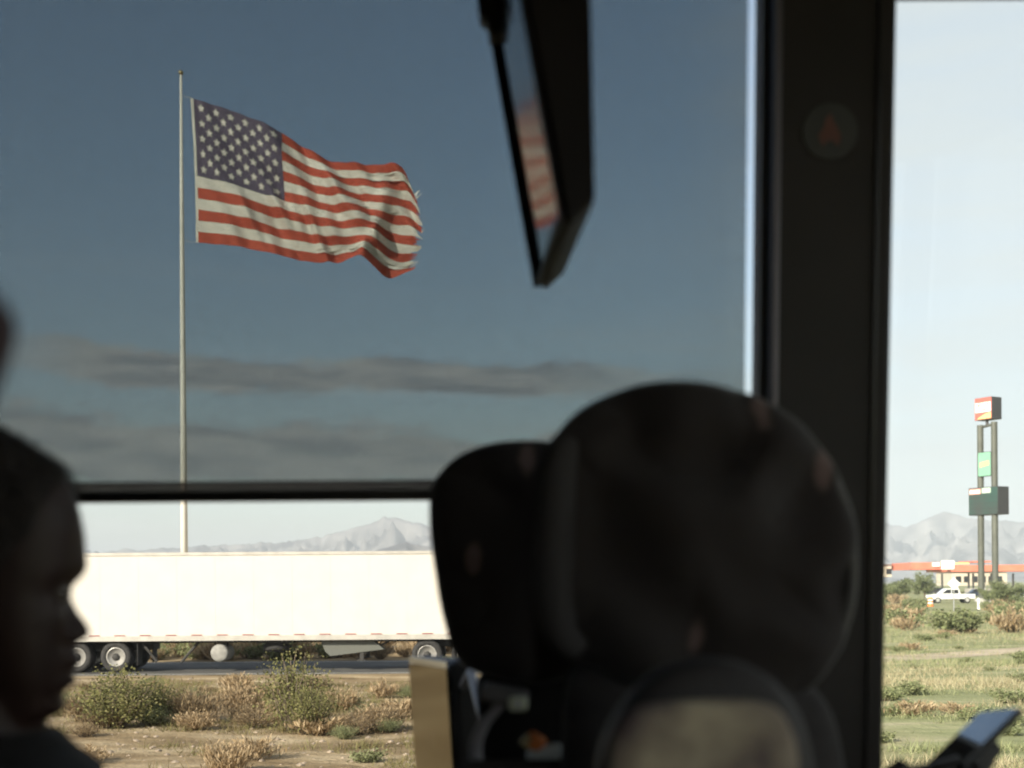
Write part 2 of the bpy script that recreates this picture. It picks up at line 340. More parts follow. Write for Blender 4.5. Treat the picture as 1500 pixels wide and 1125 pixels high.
# the mesh blind: a woven dark fabric that lets about a quarter of the light straight through
def blindmat():
    m = bpy.data.materials.new('sunscreen_mesh_fabric'); m.use_nodes = True; t = m.node_tree; L = t.links.new; out = t.nodes['Material Output']
    t.nodes.remove(t.nodes['Principled BSDF'])
    tc = t.nodes.new('ShaderNodeTexCoord')
    def nz(sx, sz, sc_, det):
        mp = t.nodes.new('ShaderNodeMapping'); mp.inputs['Scale'].default_value = (sx, 1, sz); L(tc.outputs['Object'], mp.inputs[0])
        n = t.nodes.new('ShaderNodeTexNoise'); n.inputs['Scale'].default_value = sc_; n.inputs['Detail'].default_value = det; n.inputs['Roughness'].default_value = 0.7; L(mp.outputs[0], n.inputs['Vector']); return n.outputs[0]
    a = nz(0.12, 1, 620, 2); c = nz(1, 0.2, 560, 2); d = nz(1, 1, 900, 1)
    s1 = t.nodes.new('ShaderNodeMath'); s1.operation = 'ADD'; L(a, s1.inputs[0]); L(c, s1.inputs[1])
    s2 = t.nodes.new('ShaderNodeMath'); s2.operation = 'ADD'; L(s1.outputs[0], s2.inputs[0]); L(d, s2.inputs[1])
    mr = t.nodes.new('ShaderNodeMapRange'); mr.inputs[1].default_value = 1.05; mr.inputs[2].default_value = 1.95; mr.inputs[3].default_value = 0.86; mr.inputs[4].default_value = 1.14; L(s2.outputs[0], mr.inputs[0])
    tintc = t.nodes.new('ShaderNodeVectorMath'); tintc.operation = 'SCALE'; tintc.inputs[0].default_value = BLIND_T; L(mr.outputs[0], tintc.inputs['Scale'])
    tr = t.nodes.new('ShaderNodeBsdfTransparent'); L(tintc.outputs[0], tr.inputs[0])
    df = t.nodes.new('ShaderNodeBsdfDiffuse'); df.inputs[0].default_value = (0.03, 0.03, 0.03, 1)
    ad = t.nodes.new('ShaderNodeAddShader'); L(tr.outputs[0], ad.inputs[0]); L(df.outputs[0], ad.inputs[1]); L(ad.outputs[0], out.inputs[0])
    return m
BLIND_T = (0.225, 0.245, 0.240)
M['blind'] = blindmat()
def hemmat():
    m = bpy.data.materials.new('doubled_hem_fabric'); m.use_nodes = True; t = m.node_tree; out = t.nodes['Material Output']; b = t.nodes['Principled BSDF']
    b.inputs['Base Color'].default_value = (0.05, 0.042, 0.04, 1); b.inputs['Roughness'].default_value = 0.8
    tr = t.nodes.new('ShaderNodeBsdfTransparent'); tr.inputs[0].default_value = (0.6, 0.55, 0.5, 1)
    mx = t.nodes.new('ShaderNodeMixShader'); mx.inputs[0].default_value = 0.06; t.links.new(b.outputs[0], mx.inputs[1]); t.links.new(tr.outputs[0], mx.inputs[2]); t.links.new(mx.outputs[0], out.inputs[0]); return m
M['hem'] = hemmat()
# black seat cloth with a few woven pinkish motifs at given places (object space)
def seatcloth(name, spots, base=(0.019, 0.0135, 0.0120)):
    m = bpy.data.materials.new(name); m.use_nodes = True; t = m.node_tree; L = t.links.new; b = t.nodes['Principled BSDF']
    tc = t.nodes.new('ShaderNodeTexCoord'); nz = t.nodes.new('ShaderNodeTexNoise'); nz.inputs['Scale'].default_value = 34; nz.inputs['Detail'].default_value = 4; L(tc.outputs['Object'], nz.inputs['Vector'])
    cur = None
    for (p, a) in spots:
        sb = t.nodes.new('ShaderNodeVectorMath'); sb.operation = 'SUBTRACT'; L(tc.outputs['Object'], sb.inputs[0]); sb.inputs[1].default_value = p
        mp = t.nodes.new('ShaderNodeMapping'); mp.inputs['Rotation'].default_value = (0, a, 0); mp.inputs['Scale'].default_value = (90, 0, 42); L(sb.outputs[0], mp.inputs[0])
        ln = t.nodes.new('ShaderNodeVectorMath'); ln.operation = 'LENGTH'; L(mp.outputs[0], ln.inputs[0])
        ad = t.nodes.new('ShaderNodeMath'); ad.operation = 'MULTIPLY_ADD'; L(nz.outputs[0], ad.inputs[0]); ad.inputs[1].default_value = 1.6; L(ln.outputs['Value'], ad.inputs[2])
        mr = t.nodes.new('ShaderNodeMapRange'); mr.inputs[1].default_value = 1.9; mr.inputs[2].default_value = 1.2; L(ad.outputs[0], mr.inputs[0])
        if cur is None: cur = mr.outputs[0]
        else:
            mm = t.nodes.new('ShaderNodeMath'); mm.operation = 'MAXIMUM'; L(cur, mm.inputs[0]); L(mr.outputs[0], mm.inputs[1]); cur = mm.outputs[0]
    mx = t.nodes.new('ShaderNodeMix'); mx.data_type = 'RGBA'; mx.inputs[6].default_value = (*base, 1); mx.inputs[7].default_value = (0.15, 0.10, 0.09, 1)
    if cur is not None: L(cur, mx.inputs[0])
    else: mx.inputs[0].default_value = 0
    L(mx.outputs[2], b.inputs['Base Color']); b.inputs['Roughness'].default_value = 0.85
    b.inputs['Sheen Weight'].default_value = 0.15
    n2 = t.nodes.new('ShaderNodeTexNoise'); n2.inputs['Scale'].default_value = 500; L(tc.outputs['Object'], n2.inputs['Vector'])
    bp = t.nodes.new('ShaderNodeBump'); bp.inputs['Strength'].default_value = 0.2; bp.inputs['Distance'].default_value = 0.003; L(n2.outputs[0], bp.inputs['Height']); L(bp.outputs[0], b.inputs['Normal'])
    return m

# ------------------------------------------------------------------ ground, road, mountains
def road_c(x): return 47.2 + 19.0 * sst(x, 6, 38)
def gh(x, y):
    h = 0.10 * mnoise.noise((x * 0.12, y * 0.12, 0)) + 0.05 * mnoise.noise((x * 0.5, y * 0.5, 3))
    far = sst(math.hypot(x, y), 90, 300); h *= (1 - far)
    h += -0.10 * sst(y, 22, 42)
    h += 0.75 * sst(y - road_c(x), 6, 16) * (1 - sst(y, 75, 130)) * (1 - sst(x, 2, 16))
    k = 1 - sst(abs(y - road_c(x)), 4.2, 7.0)
    if x > 400: k = 0
    h = lerp(h, -0.10, k)
    k2 = (1 - sst(abs(y - 0), 3.5, 8))
    return lerp(h, 0.0, k2)
def axis(lo, hi, step, far, g=1.28):
    a = [lo + step * i for i in range(int((hi - lo) / step) + 1)]
    s = step; p = a[-1]
    while p < far: s *= g; p += s; a.append(p)
    s = step; p = a[0]
    while p > -far: s *= g; p -= s; a.insert(0, p)
    return a
ax = axis(-45, 60, 1.0, 14000); ay = axis(-6, 95, 1.0, 14000)
mb = MB(); mb.v = [Vector((x, y, gh(x, y))) for y in ay for x in ax]; nx = len(ax)
mb.f = [(j * nx + i, j * nx + i + 1, (j + 1) * nx + i + 1, (j + 1) * nx + i) for j in range(len(ay) - 1) for i in range(nx - 1)]
ground = mb.build('ground', M['ground'], smooth=True); P(ground, 'sandy desert ground with patches of green', 'ground', kind='structure')
def strip(name, m, off0, off1, z, x0=-300, x1=380):
    mb = MB(); xs = []; x = x0
    while x < x1:
        xs.append(x); x += 1.0 if -10 < x < 60 else 10.0
    vs = []
    for x in xs:
        vs += [(x, road_c(x) + off0, z), (x, road_c(x) + off1, z)]
    mb.add(vs, [(2 * i, 2 * i + 2, 2 * i + 3, 2 * i + 1) for i in range(len(xs) - 1)])
    return mb.build(name, m)
RZ = -0.092
P(strip('road', M['asphalt'], -3.7, 3.9, RZ, x1=9), 'narrow grey asphalt road the white truck stands on', 'road', kind='structure')
P(strip('edge_line', M['linepaint'], -3.35, -3.22, RZ + 0.004, x1=9), 'pale painted edge line of the asphalt road', 'road marking', kind='structure')
P(strip('edge_line', M['linepaint'], 3.30, 3.43, RZ + 0.004, x1=9), 'pale painted line along the far edge of the asphalt road', 'road marking', kind='structure')
P(strip('dirt_track', M['dirt'], -1.5, 1.6, RZ - .002, x0=8.2), 'narrow overgrown dirt track crossing the grassy verge', 'track', kind='structure')
mb = MB(); mb.add([(-400, -4.2, 0.004), (400, -4.2, 0.004), (400, 5.2, 0.004), (-400, 5.2, 0.004)], [(0, 1, 2, 3)])
P(mb.build('highway', M['asphalt']), 'asphalt highway the bus is driving on', 'road', kind='structure')

# mountains: a ridged range about 6 km away, its skyline read from the photograph
SKY = [(-3000, 30), (-1200, 45), (-500, 30), (-100, 44), (120, 50), (200, 53), (280, 57), (340, 61), (400, 63), (450, 68), (500, 79), (540, 90), (575, 101), (605, 92), (640, 84), (700, 90), (800, 78), (900, 88), (1000, 76), (1100, 90), (1200, 84), (1290, 85), (1325, 78), (1355, 87), (1386, 98), (1415, 88), (1450, 86), (1500, 80), (1600, 78), (1800, 60), (2200, 66), (3200, 40), (5000, 30)]
def mountains(name, R0, R1, prof, rough, seed, label, m):
    mb = MB(); na, nr = 900, 80; a0, a1 = math.atan2(-2600, F), math.atan2(2600, F)
    for j in range(nr):
        t = j / (nr - 1); r = lerp(R0, R1, t)
        for i in range(na):
            a = lerp(a0, a1, i / (na - 1)); x, y = math.sin(a) * r, math.cos(a) * r
            px = 750 + F * math.tan(a)
            crest = prof(px) / F * (lerp(R0, R1, 0.62)) * math.sqrt(1 + ((px - 750) / F) ** 2) * math.cos(a)
            q = Vector((a * lerp(R0, R1, .5) / 260.0, r / 560.0, seed))
            rn = 0
            amp = 0.5
            for o in range(7):
                rn += amp * (1 - abs(mnoise.noise(q)) * 2); q = q * 2.1; amp *= 0.60
            rn = rn / 1.1
            env = math.sin(math.pi * min(1, t / 0.62) / 2) ** 1.5 if t < 0.62 else math.cos(math.pi * (t - 0.62) / 0.38 / 2)
            ridge = 1 if abs(t - 0.62) < 0.012 else 0
            h = crest * env * lerp(1 - rough + rough * rn, 1.0, math.exp(-((t - 0.62) / 0.03) ** 2)) 
            if t < 0.3: h = lerp(h * 0.55, h, t / 0.3)
            mb.v.append(Vector((x, y, h - 3 * (j == 0))))
    for j in range(nr - 1):
        for i in range(na - 1):
            mb.f.append((j * na + i, j * na + i + 1, (j + 1) * na + i + 1, (j + 1) * na + i))
    o = mb.build(name, m, smooth=True); return P(o, label, 'mountains', kind='structure')
mountains('mountains', 2700, 5200, lambda px: sinterp(SKY, px) + 3.0 * mnoise.noise((px * 0.09, 0, 0)) + 2.0 * mnoise.noise((px * 0.24, 2, 0)) + 3.5 * mnoise.noise((px * 0.03, 4, 0)), 1.25, 2.3, 'hazy jagged desert mountain range on the horizon', M['rock'])
HILL = [(-4000, -5), (530, -5), (548, 52), (575, 58), (592, 65), (606, 61), (640, 56), (700, 62), (760, 40), (820, -5), (9000, -5)]
mountains('hill', 1900, 2500, lambda px: interp(HILL, px) + 2 * mnoise.noise((px * .2, 7, 0)), 0.6, 9.1, 'low dark rocky hill before the peak of the range', M['rock'])

# ------------------------------------------------------------------ vegetation
def shrub_mesh(seed, rx, h, nst, nleaf, ls, spread=1.0, blade=False):
    rd = random.Random(seed); st = MB(); lf = MB()
    for s in range(nst):
        a = rd.uniform(0, 2 * math.pi); rr = rx * math.sqrt(rd.random()) * spread; top = Vector((math.cos(a) * rr, math.sin(a) * rr, h * rd.uniform(0.62, 1.0) * (1 - 0.38 * (rr / rx) ** 2)))
        b = Vector((math.cos(a) * rr * 0.12, math.sin(a) * rr * 0.12, -0.05))
        mid = b.lerp(top, 0.5) + Vector((rd.uniform(-1, 1), rd.uniform(-1, 1), 0.5)) * 0.1 * h
        pts = [b, b.lerp(mid, 0.6), mid.lerp(top, 0.25), top]
        st.tube(pts, [0.022 * h, 0.014 * h, 0.009 * h, 0.003 * h], 3)
        for k in range(nleaf // nst):
            t = rd.uniform(0.22, 1.0) ** 0.8
            p = (b.lerp(mid, t * 2) if t < 0.5 else mid.lerp(top, t * 2 - 1)) + Vector((rd.gauss(0, 1), rd.gauss(0, 1), rd.gauss(0, 0.8))) * 0.10 * h
            if p.z < 0.02: p.z = 0.02 + rd.random() * 0.1
            u = Vector((rd.gauss(0, 1), rd.gauss(0, 1), rd.gauss(0.4, 1))).normalized()
            if blade: u = (Vector((p.x, p.y, 0)).normalized() * 0.5 + Vector((rd.gauss(0, .35), rd.gauss(0, .35), 1))).normalized()
            w = u.orthogonal().normalized(); w = (Matrix.Rotation(rd.uniform(0, 6.28), 3, u) @ w)
            l = ls * rd.uniform(0.6, 1.4); ww = l * (0.10 if blade else 0.42)
            lf.add([p - u * l * .5, p + w * ww, p + u * l * .5, p - w * ww], [(0, 1, 2, 3)])
    return st.mesh('stem', M['bark']), lf
SHR = {}
LOOK = {'small': 'olive-green leafy bush', 'olive': 'olive-green leafy bush', 'green': 'dark green creosote bush', 'smalldry': 'straw-coloured grassy tuft', 'straw': 'straw-coloured grassy tuft', 'dry': 'brown dried-out bush'}
def kindmesh(key, mk, *a, **k):
    st, lf = shrub_mesh(*a, **k); me = lf.mesh('foliage', M[mk]); SHR.setdefault(key, []).append((st, me))
for s in (1, 2, 3): kindmesh('green', 'leaf_green', s, 0.66, 1.0, 60, 4400, 0.036)
for s in (4, 5): kindmesh('olive', 'leaf_olive', s, 0.72, 1.0, 50, 4200, 0.038)
for s in (6, 7, 8): kindmesh('dry', 'leaf_dry', s, 0.75, 1.0, 60, 2400, 0.10, blade=True)
for s in (9, 10): kindmesh('straw', 'leaf_straw', s, 0.70, 1.0, 50, 2600, 0.16, blade=True)
kindmesh('tall', 'leaf_green', 11, 0.42, 1.0, 40, 3400, 0.030)
for s in (12, 13): kindmesh('small', 'leaf_olive', s, 0.8, 1.0, 20, 900, 0.10)
for s in (14, 15): kindmesh('smalldry', 'leaf_straw', s, 0.8, 1.0, 24, 800, 0.22, blade=True)
def shrub(key, x, y, h, label, group=None, wide=1.0, name='desert_shrub', i=None, rz=None):
    lst = SHR[key]; st, me = lst[(i if i is not None else random.randrange(len(lst))) % len(lst)]
    t = thing(name, (x, y, gh(x, y) - 0.01), label, 'shrub', group, rz if rz is not None else random.uniform(0, 6.28))
    t.scale = (h * wide, h * wide, h)
    add_obj('stem', st, t); add_obj('foliage', me, t); return t
def at(px, py, zc=0.0):       # ground point under a pixel
    d = ray(px, py); k = (zc - H) / d.z; return (d.x * k, d.y * k)
def gshrub(key, px, py, h, label, **k):
    x, y = at(px, py, -0.05); return shrub(key, x, y, h, label, **k)
gshrub('green', 168, 1070, 1.22, 'broad green creosote bush beside the seated passenger\'s chin', wide=1.15, i=0, rz=0.4)
gshrub('green', 225, 1062, 0.95, 'green creosote bush tangled into dry brown brush', wide=1.1, i=1, rz=2)
gshrub('dry', 285, 1062, 0.80, 'brown dried-out bush at the end of the creosote bush', wide=1.3, i=0, rz=1)
gshrub('dry', 128, 1060, 0.70, 'rust-brown dry bush under the rear trailer wheels', wide=1.2, i=1)
gshrub('straw', 352, 1050, 0.72, 'round straw-coloured tuft between the two green bushes', wide=0.95, i=0)
gshrub('tall', 432, 1072, 1.66, 'tall sparse green bush reaching up to the trailer', wide=0.92, i=0, rz=0.6)
gshrub('green', 452, 1078, 1.05, 'low green bush at the foot of the tall sparse bush', wide=0.75, i=2)
gshrub('straw', 498, 1045, 0.60, 'straw tuft on the right of the tall sparse bush', wide=1.0, i=1)
gshrub('smalldry', 560, 1022, 0.50, 'small dry tuft below the landing legs', wide=1.1, i=1)
gshrub('smalldry', 375, 1118, 0.42, 'dry yellowish weed clump on the pale gravel', wide=1.3, i=0)
gshrub('straw', 330, 1140, 0.55, 'feathery straw weed at the gravel\'s edge', wide=1.0, i=1)
gshrub('small', 540, 1120, 0.25, 'flat greyish weed on the pale gravel by the mirror', wide=1.6, i=1)
gshrub('smalldry', 130, 1120, 0.30, 'flat dry weed below the passenger\'s collar', wide=1.6, i=1)
gshrub('small', 1400, 917, 0.9, 'dark round brownish bush on the open verge', wide=1.0, i=0)
rs = random.Random(31)
for k in range(76):       # bank of brush beyond the road, seen under the trailer
    x = rs.uniform(-18.5, -1); y = 52 + 9 * rs.random() ** 1.6
    kd = rs.choice(['small', 'smalldry', 'smalldry', 'small', 'dry']); shrub(kd, x, y, rs.uniform(0.55, 1.15), LOOK[kd] + ' on the bank behind the truck', LOOK[kd] + ' plants on the bank', 1.1, i=rs.randrange(3))
for k in range(40):       # dry undergrowth among the bushes
    px_, py_ = rs.uniform(90, 600), rs.choice([rs.uniform(1000, 1045), rs.uniform(1000, 1060), rs.uniform(1040, 1085)])
    kd = rs.choice(['dry', 'dry', 'straw', 'smalldry', 'olive']); gshrub(kd, px_, py_, rs.uniform(0.22, 0.52), 'low ' + LOOK[kd] + ' in the undergrowth below the truck', group='low ' + LOOK[kd] + ' undergrowth', wide=1.5, i=rs.randrange(3))
for k in range(14):       # ground seen in the outside mirror
    kd = rs.choice(['dry', 'straw', 'olive', 'green', 'smalldry']); shrub(kd, rs.uniform(-30, -8), rs.uniform(9, 22), rs.uniform(0.25, 0.7), LOOK[kd] + ' showing in the outside mirror', LOOK[kd] + ' plants in the mirror', 1.3, i=rs.randrange(3))
for k in range(24):       # verge on the near side of the road, left and right of the view
    x = rs.uniform(-34, 2); y = rs.uniform(20, 41)
    px = 750 + F * x / y
    if 60 < px < 640: continue
    kd = rs.choice(['dry', 'straw', 'olive', 'green', 'smalldry']); shrub(kd, x, y, rs.uniform(0.4, 1.0), LOOK[kd] + ' on the sandy verge beyond the window', LOOK[kd] + ' plants on the sandy verge', 1.1, i=rs.randrange(3))
for k in range(46):       # beyond the front window
    y = rs.uniform(22, 74); x = y * rs.uniform(0.255, 0.41)
    if abs(y - road_c(x)) < 2.2: continue
    kd = rs.choice(['small', 'small', 'smalldry']); shrub(kd, x, y, rs.uniform(0.16, 0.42), 'flat ' + LOOK[kd] + ' on the grassy verge', 'flat ' + LOOK[kd] + ' plants in the grass', 1.8, i=rs.randrange(2))
for k in range(72):
    y = 72 + 170 * rs.random() ** 1.3; x = y * rs.uniform(0.255, 0.41)
    if 0.300 < x / y < 0.350 and 80 < y < 178: continue
    if abs(x - 62) < 6 and 165 < y < 185: continue
    kd = rs.choice(['small', 'small', 'small', 'smalldry']); shrub(kd, x, y, rs.uniform(0.7, 1.5), LOOK[kd] + ' between the track and the filling station', LOOK[kd] + ' plants before the filling station', 1.3, i=rs.randrange(2))
def tree_mesh(seed, w, h):
    rd = random.Random(seed); st = MB(); lf = MB()
    st.tube([(0, 0, -0.1), (0.05, 0, h * .2), (0.1, 0.05, h * .42)], [0.13, 0.11, 0.07], 7)
    for s in range(13):
        a = rd.uniform(0, 6.28); rr = w * rd.uniform(0.4, 1.0); tp = Vector((math.cos(a) * rr, math.sin(a) * rr, h * rd.uniform(0.45, 0.98) * (1 - 0.25 * rr / w)))
        b = Vector((0.05, 0.02, h * rd.uniform(0.16, 0.4))); md = b.lerp(tp, .5) + Vector((0, 0, h * .08))
        st.tube([b, md, tp], [0.06, 0.035, 0.01], 5)
        for c in range(7):
            cc = b.lerp(tp, rd.uniform(0.45, 1.05)) + Vector((rd.gauss(0, .3), rd.gauss(0, .3), rd.gauss(0, .25)))
            for k in range(42):
                p = cc + Vector((rd.gauss(0, .26), rd.gauss(0, .26), rd.gauss(0, .2)))
                u = Vector((rd.gauss(0, 1), rd.gauss(0, 1), rd.gauss(0, 1))).normalized(); w_ = u.orthogonal().normalized(); l = rd.uniform(.08, .17)
                lf.add([p - u * l, p + w_ * l * .5, p + u * l, p - w_ * l * .5], [(0, 1, 2, 3)])
    return st.mesh('trunk', M['bark']), lf.mesh('crown', M['leaf_tree'])
TREES = [tree_mesh(5, 2.4, 4.2), tree_mesh(9, 2.0, 3.6)]
def tree(px, D, sc_, label, i, wide=1.0, base=0.0):
    x = pix(px, 860, D).x; t = thing('mesquite_tree', (x, D, gh(x, D)), label, 'tree', None, random.uniform(0, 6)); t.scale = (sc_ * wide, sc_ * wide, sc_)
    add_obj('trunk', TREES[i][0], t); add_obj('crown', TREES[i][1], t)
tree(1354, 195, 1.12, 'brown-green spreading tree beside the white pickup', 0, 0.85)
tree(1314, 205, 0.95, 'squat green tree by the dark window post', 1, 1.3)
tree(1297, 180, 0.72, 'small bushy tree below the cream building', 0, 1.2)
tree(1478, 150, 0.85, 'dense green tree to the right of the sign posts', 1, 1.25)
tree(1452, 158, 0.60, 'pale green tree half hiding the foot of the sign posts', 0, 1.0)
tree(1520, 170, 0.85, 'green tree partly cut off beyond the white car', 0, 1.1)
# grass: nobody could count it
rg = random.Random(77); gr, gd = MB(), MB()
for k in range(24000):
    y = 17 + 105 * rg.random() ** 1.6; x = y * rg.uniform(0.14, 0.56)
    on_track = abs(y - road_c(x)) < 1.5 + 1.2 * mnoise.noise((x * .3, y * .3, 9))
    if on_track and rg.random() > 0.35: continue
    if mnoise.noise((x * 0.07, y * 0.45, 5)) + .5 * mnoise.noise((x * .3, y * 1.1, 2)) < -0.34 + 0.3 * rg.random(): continue
    z = gh(x, y); tall = 1 + 1.3 * max(0, mnoise.noise((x * .12, y * .4, 14))); hh = rg.uniform(0.06, 0.20) * tall
    tgt = gd if mnoise.noise((x * 0.05, y * 0.6, 21)) + rg.gauss(0, .12) > 0.06 else gr
    for b in range(7):
        a = rg.uniform(0, 6.28); q = Vector((x + rg.gauss(0, .20), y + rg.gauss(0, .10), z - 0.01)); d = Vector((math.cos(a), math.sin(a), 0))
        tgt.add([q - d * .011, q + d * .011, q + Vector((rg.gauss(0, .10), rg.gauss(0, .10), hh * rg.uniform(.5, 1.3)))], [(0, 1, 2)])
M['grass_dry'] = leafmat('straw_grass', (0.27, 0.22, 0.125), (0.40, 0.34, 0.20), (0.52, 0.46, 0.30))
for nm, g_, m_, lb in (('grass', gr, 'grass', 'olive-green grass covering the verge by the front window'), ('dry_grass', gd, 'grass_dry', 'straw-yellow dry grass mixed into the green verge')):
    me = bpy.data.meshes.new(nm); me.from_pydata([tuple(v) for v in g_.v], [], g_.f); me.materials.append(M[m_])
    P(add_obj(nm, me), lb, 'grass', kind='stuff')
wd = MB()
for k in range(9000):
    y = rg.uniform(19.5, 42.5); x = y * rg.uniform(-0.46, 0.06)
    dens = mnoise.noise((x * 0.35, y * 0.5, 31)) + .5 * mnoise.noise((x * 1.3, y * 1.3, 8)) + (.20 if 25.5 < y < 40 else -.22)
    if dens < 0.02 + .25 * rg.random(): continue
    z = gh(x, y); hh = rg.uniform(.05, .22)
    for b in range(8):
        a = rg.uniform(0, 6.28); q = Vector((x + rg.gauss(0, .14), y + rg.gauss(0, .10), z - .01)); d = Vector((math.cos(a), math.sin(a), 0))
        wd.add([q - d * .009, q + d * .009, q + Vector((rg.gauss(0, .11), rg.gauss(0, .11), hh * rg.uniform(.4, 1.2)))], [(0, 1, 2)])
M['weeds'] = leafmat('dry_weeds', (0.13, 0.095, 0.045), (0.27, 0.20, 0.10), (0.22, 0.215, 0.09))
me = bpy.data.meshes.new('dry_weeds'); me.from_pydata([tuple(v) for v in wd.v], [], wd.f); me.materials.append(M['weeds'])
P(add_obj('dry_weeds', me), 'brown and olive weeds littering the sandy verge below the truck', 'weeds', kind='stuff')
# stones on the gravel
st_m = []
for s in range(4):
    bm = bmesh.new(); bmesh.ops.create_icosphere(bm, subdivisions=1, radius=1)
    for v in bm.verts: v.co *= 1 + 0.35 * mnoise.noise(v.co * 1.7 + Vector((s * 9, 0, 0)))
    me = bpy.data.meshes.new('stone'); bm.to_mesh(me); bm.free(); me.materials.append(M['concrete']); st_m.append(me)
gs = MB()
for k in range(2600):
    y = rg.uniform(17, 42); x = y * rg.uniform(-0.42, 0.08); r = 0.015 + 0.06 * rg.random() ** 4; z = gh(x, y); s = st_m[rg.randrange(4)]
    b = len(gs.v); gs.v += [Vector((x, y, z)) + Vector((v.co.x * r, v.co.y * r, v.co.z * r * .6)) for v in s.vertices]; gs.f += [[b + i for i in p.vertices] for p in s.polygons]
P(gs.build('gravel', mat('gravel_stone', (0.30, 0.24, 0.18), 0.95, var=0.35, scale=5)), 'scattered pale stones on the sandy verge', 'gravel', kind='stuff')

# ------------------------------------------------------------------ flagpole and flag
FD = 85.0
pb = pix(270, 808, FD); ptop = pix(265, 110, FD)
pole = thing('flagpole', (pb.x, FD, gh(pb.x, FD)), 'very tall white flagpole rising behind the white trailer', 'flagpole')
px0, pz0, pz1 = pb.x, gh(pb.x, FD), ptop.z
mb = MB(); prof = [(-0.2, .24), (0.4 * (pz1 - pz0), .185), (0.75 * (pz1 - pz0), .13), (pz1 - pz0, .08)]
mb.lathe((px0, FD, pz0), (0, 0, 1), prof, 20); mb.build('shaft', M['polepaint'], pole, smooth=True)
mb = MB(); mb.lathe((px0, FD, pz1), (0, 0, 1), [(0.0, .05), (.05, .12), (.14, .17), (.25, .12), (.31, .03)], 16); mb.build('finial', M['gold'], pole, smooth=True)
mb = MB(); mb.lathe((px0, FD, pz0), (0, 0, 1), [(-.1, .6), (.25, .6), (.3, .4), (.32, .1)], 20); mb.build('base_collar', M['concrete'], pole)
COLS = [0, .2, .4, .6, .8, .92, 1.0]
TOPP = [(279, 143), (345, 162), (412, 193), (478, 226), (540, 234), (585, 239), (600, 262)]
MIDP = [(285, 249), (346, 262), (414, 283), (478, 300), (550, 308), (594, 318), (618, 334)]
BOTP = [(287, 355), (345, 360), (412, 372), (474, 381), (526, 378), (568, 398), (604, 388)]
def cr(tab, u):
    return (sinterp(list(zip(COLS, [p[0] for p in tab])), u), sinterp(list(zip(COLS, [p[1] for p in tab])), u))
def flagpt(u, v, n_off=0.0):
    a, b, c = cr(TOPP, u), cr(MIDP, u), cr(BOTP, u)
    px, py = [p0 * (1 - v) * (1 - 2 * v) + p1 * 4 * v * (1 - v) + p2 * v * (2 * v - 1) for p0, p1, p2 in zip(a, b, c)]
    w = sst(u, 0, .35)
    py += 3.2 * sst(u, .55, .9) * math.sin(2 * math.pi * (u * 4.2 - v * .6)) * (0.4 + .6 * v)
    y = 1.2 * u
    y += w * 0.34 * math.sin(2 * math.pi * (u * 1.9 - v * 0.75) + .6)
    y += w * 0.17 * math.sin(2 * math.pi * (u * 5.2 - v * 2.1) + 1.1 * math.sin(5 * v))
    y += 0.10 * math.sin(2 * math.pi * (u * 11 - v * 3.4) + 2.2 * math.sin(4 * v + u * 7)) * (0.4 + u)
    d = u - (.57 + .27 * v); y -= 1.0 * math.exp(-(d / .045) ** 2) * sst(v, .02, .25)
    d = u - (.84 - .04 * v); y -= 0.55 * math.exp(-(d / .03) ** 2) * sst(v, .1, .3)
    d = u - (.20 + .30 * v); y -= 0.30 * math.exp(-(d / .022) ** 2) * sst(v, .35, .6)
    d = u - (.36 + .26 * v); y -= 0.34 * math.exp(-(d / .020) ** 2) * sst(v, .40, .6)
    d = u - (.70 + .18 * v); y -= 0.5 * math.exp(-(d / .022) ** 2) * sst(v, .0, .3)
    d = u - (.48 + .20 * v); y += 0.30 * math.exp(-(d / .025) ** 2) * (1 - sst(v, .3, .7))
    d = u - (.05 + .28 * v); y -= 0.24 * math.exp(-(d / .02) ** 2) * sst(v, .45, .7)
    y += 0.25 * mnoise.noise((u * 7, v * 4, 1.3)) * w
    p = pix(px, py, FD); p.y += y - n_off
    return p
flag = thing('flag', pix(287, 355, FD), 'huge red, white and blue flag streaming from the tall flagpole', 'flag')
fo = flag.location
def patch(u0, u1, v0, v1, nu, nv, mt, name, rag=False):
    mb = MB(); rr = random.Random(int(v0 * 1000)); 
    for j in range(nv + 1):
        v = lerp(v0, v1, j / nv)
        e = u1 + (rr.uniform(-.040, .014) if rag else 0)
        for i in range(nu + 1): mb.v.append(flagpt(lerp(u0, e, i / nu), v))
    mb.f = [(j * (nu + 1) + i, j * (nu + 1) + i + 1, (j + 1) * (nu + 1) + i + 1, (j + 1) * (nu + 1) + i) for j in range(nv) for i in range(nu)]
    return mb.build(name, mt, flag, smooth=True)
for s in range(13):
    u0 = 0.4 if s < 7 else 0.012
    patch(u0, 1.0, s / 13, (s + 1) / 13, 90 if s < 7 else 140, 7, M['flag_red'] if s % 2 == 0 else M['flag_white'], 'stripe', rag=True)
patch(0.012, 0.4, 0, 7 / 13, 70, 26, M['flag_blue'], 'canton')
patch(0.0, 0.012, 0, 1, 2, 40, M['flag_white'], 'hoist_band')
for r_ in range(9):
    n = 6 if r_ % 2 == 0 else 5
    for c_ in range(n):
        uc = 0.012 + 0.388 * ((c_ + (0.5 if n == 6 else 1.0)) / 6.0); vc = 7 / 13 * (r_ + 1) / 10
        mb = MB(); mb.v.append(flagpt(uc, vc, .03))
        for k in range(10):
            rad = (0.0335 if k % 2 == 0 else 0.0150); a = math.pi * k / 5
            mb.v.append(flagpt(uc + math.sin(a) * rad * 0.52, vc - math.cos(a) * rad * 0.98, .03))
        mb.f = [(0, 1 + k, 1 + (k + 1) % 10) for k in range(10)]
        mb.build('star', M['flag_white'], flag)
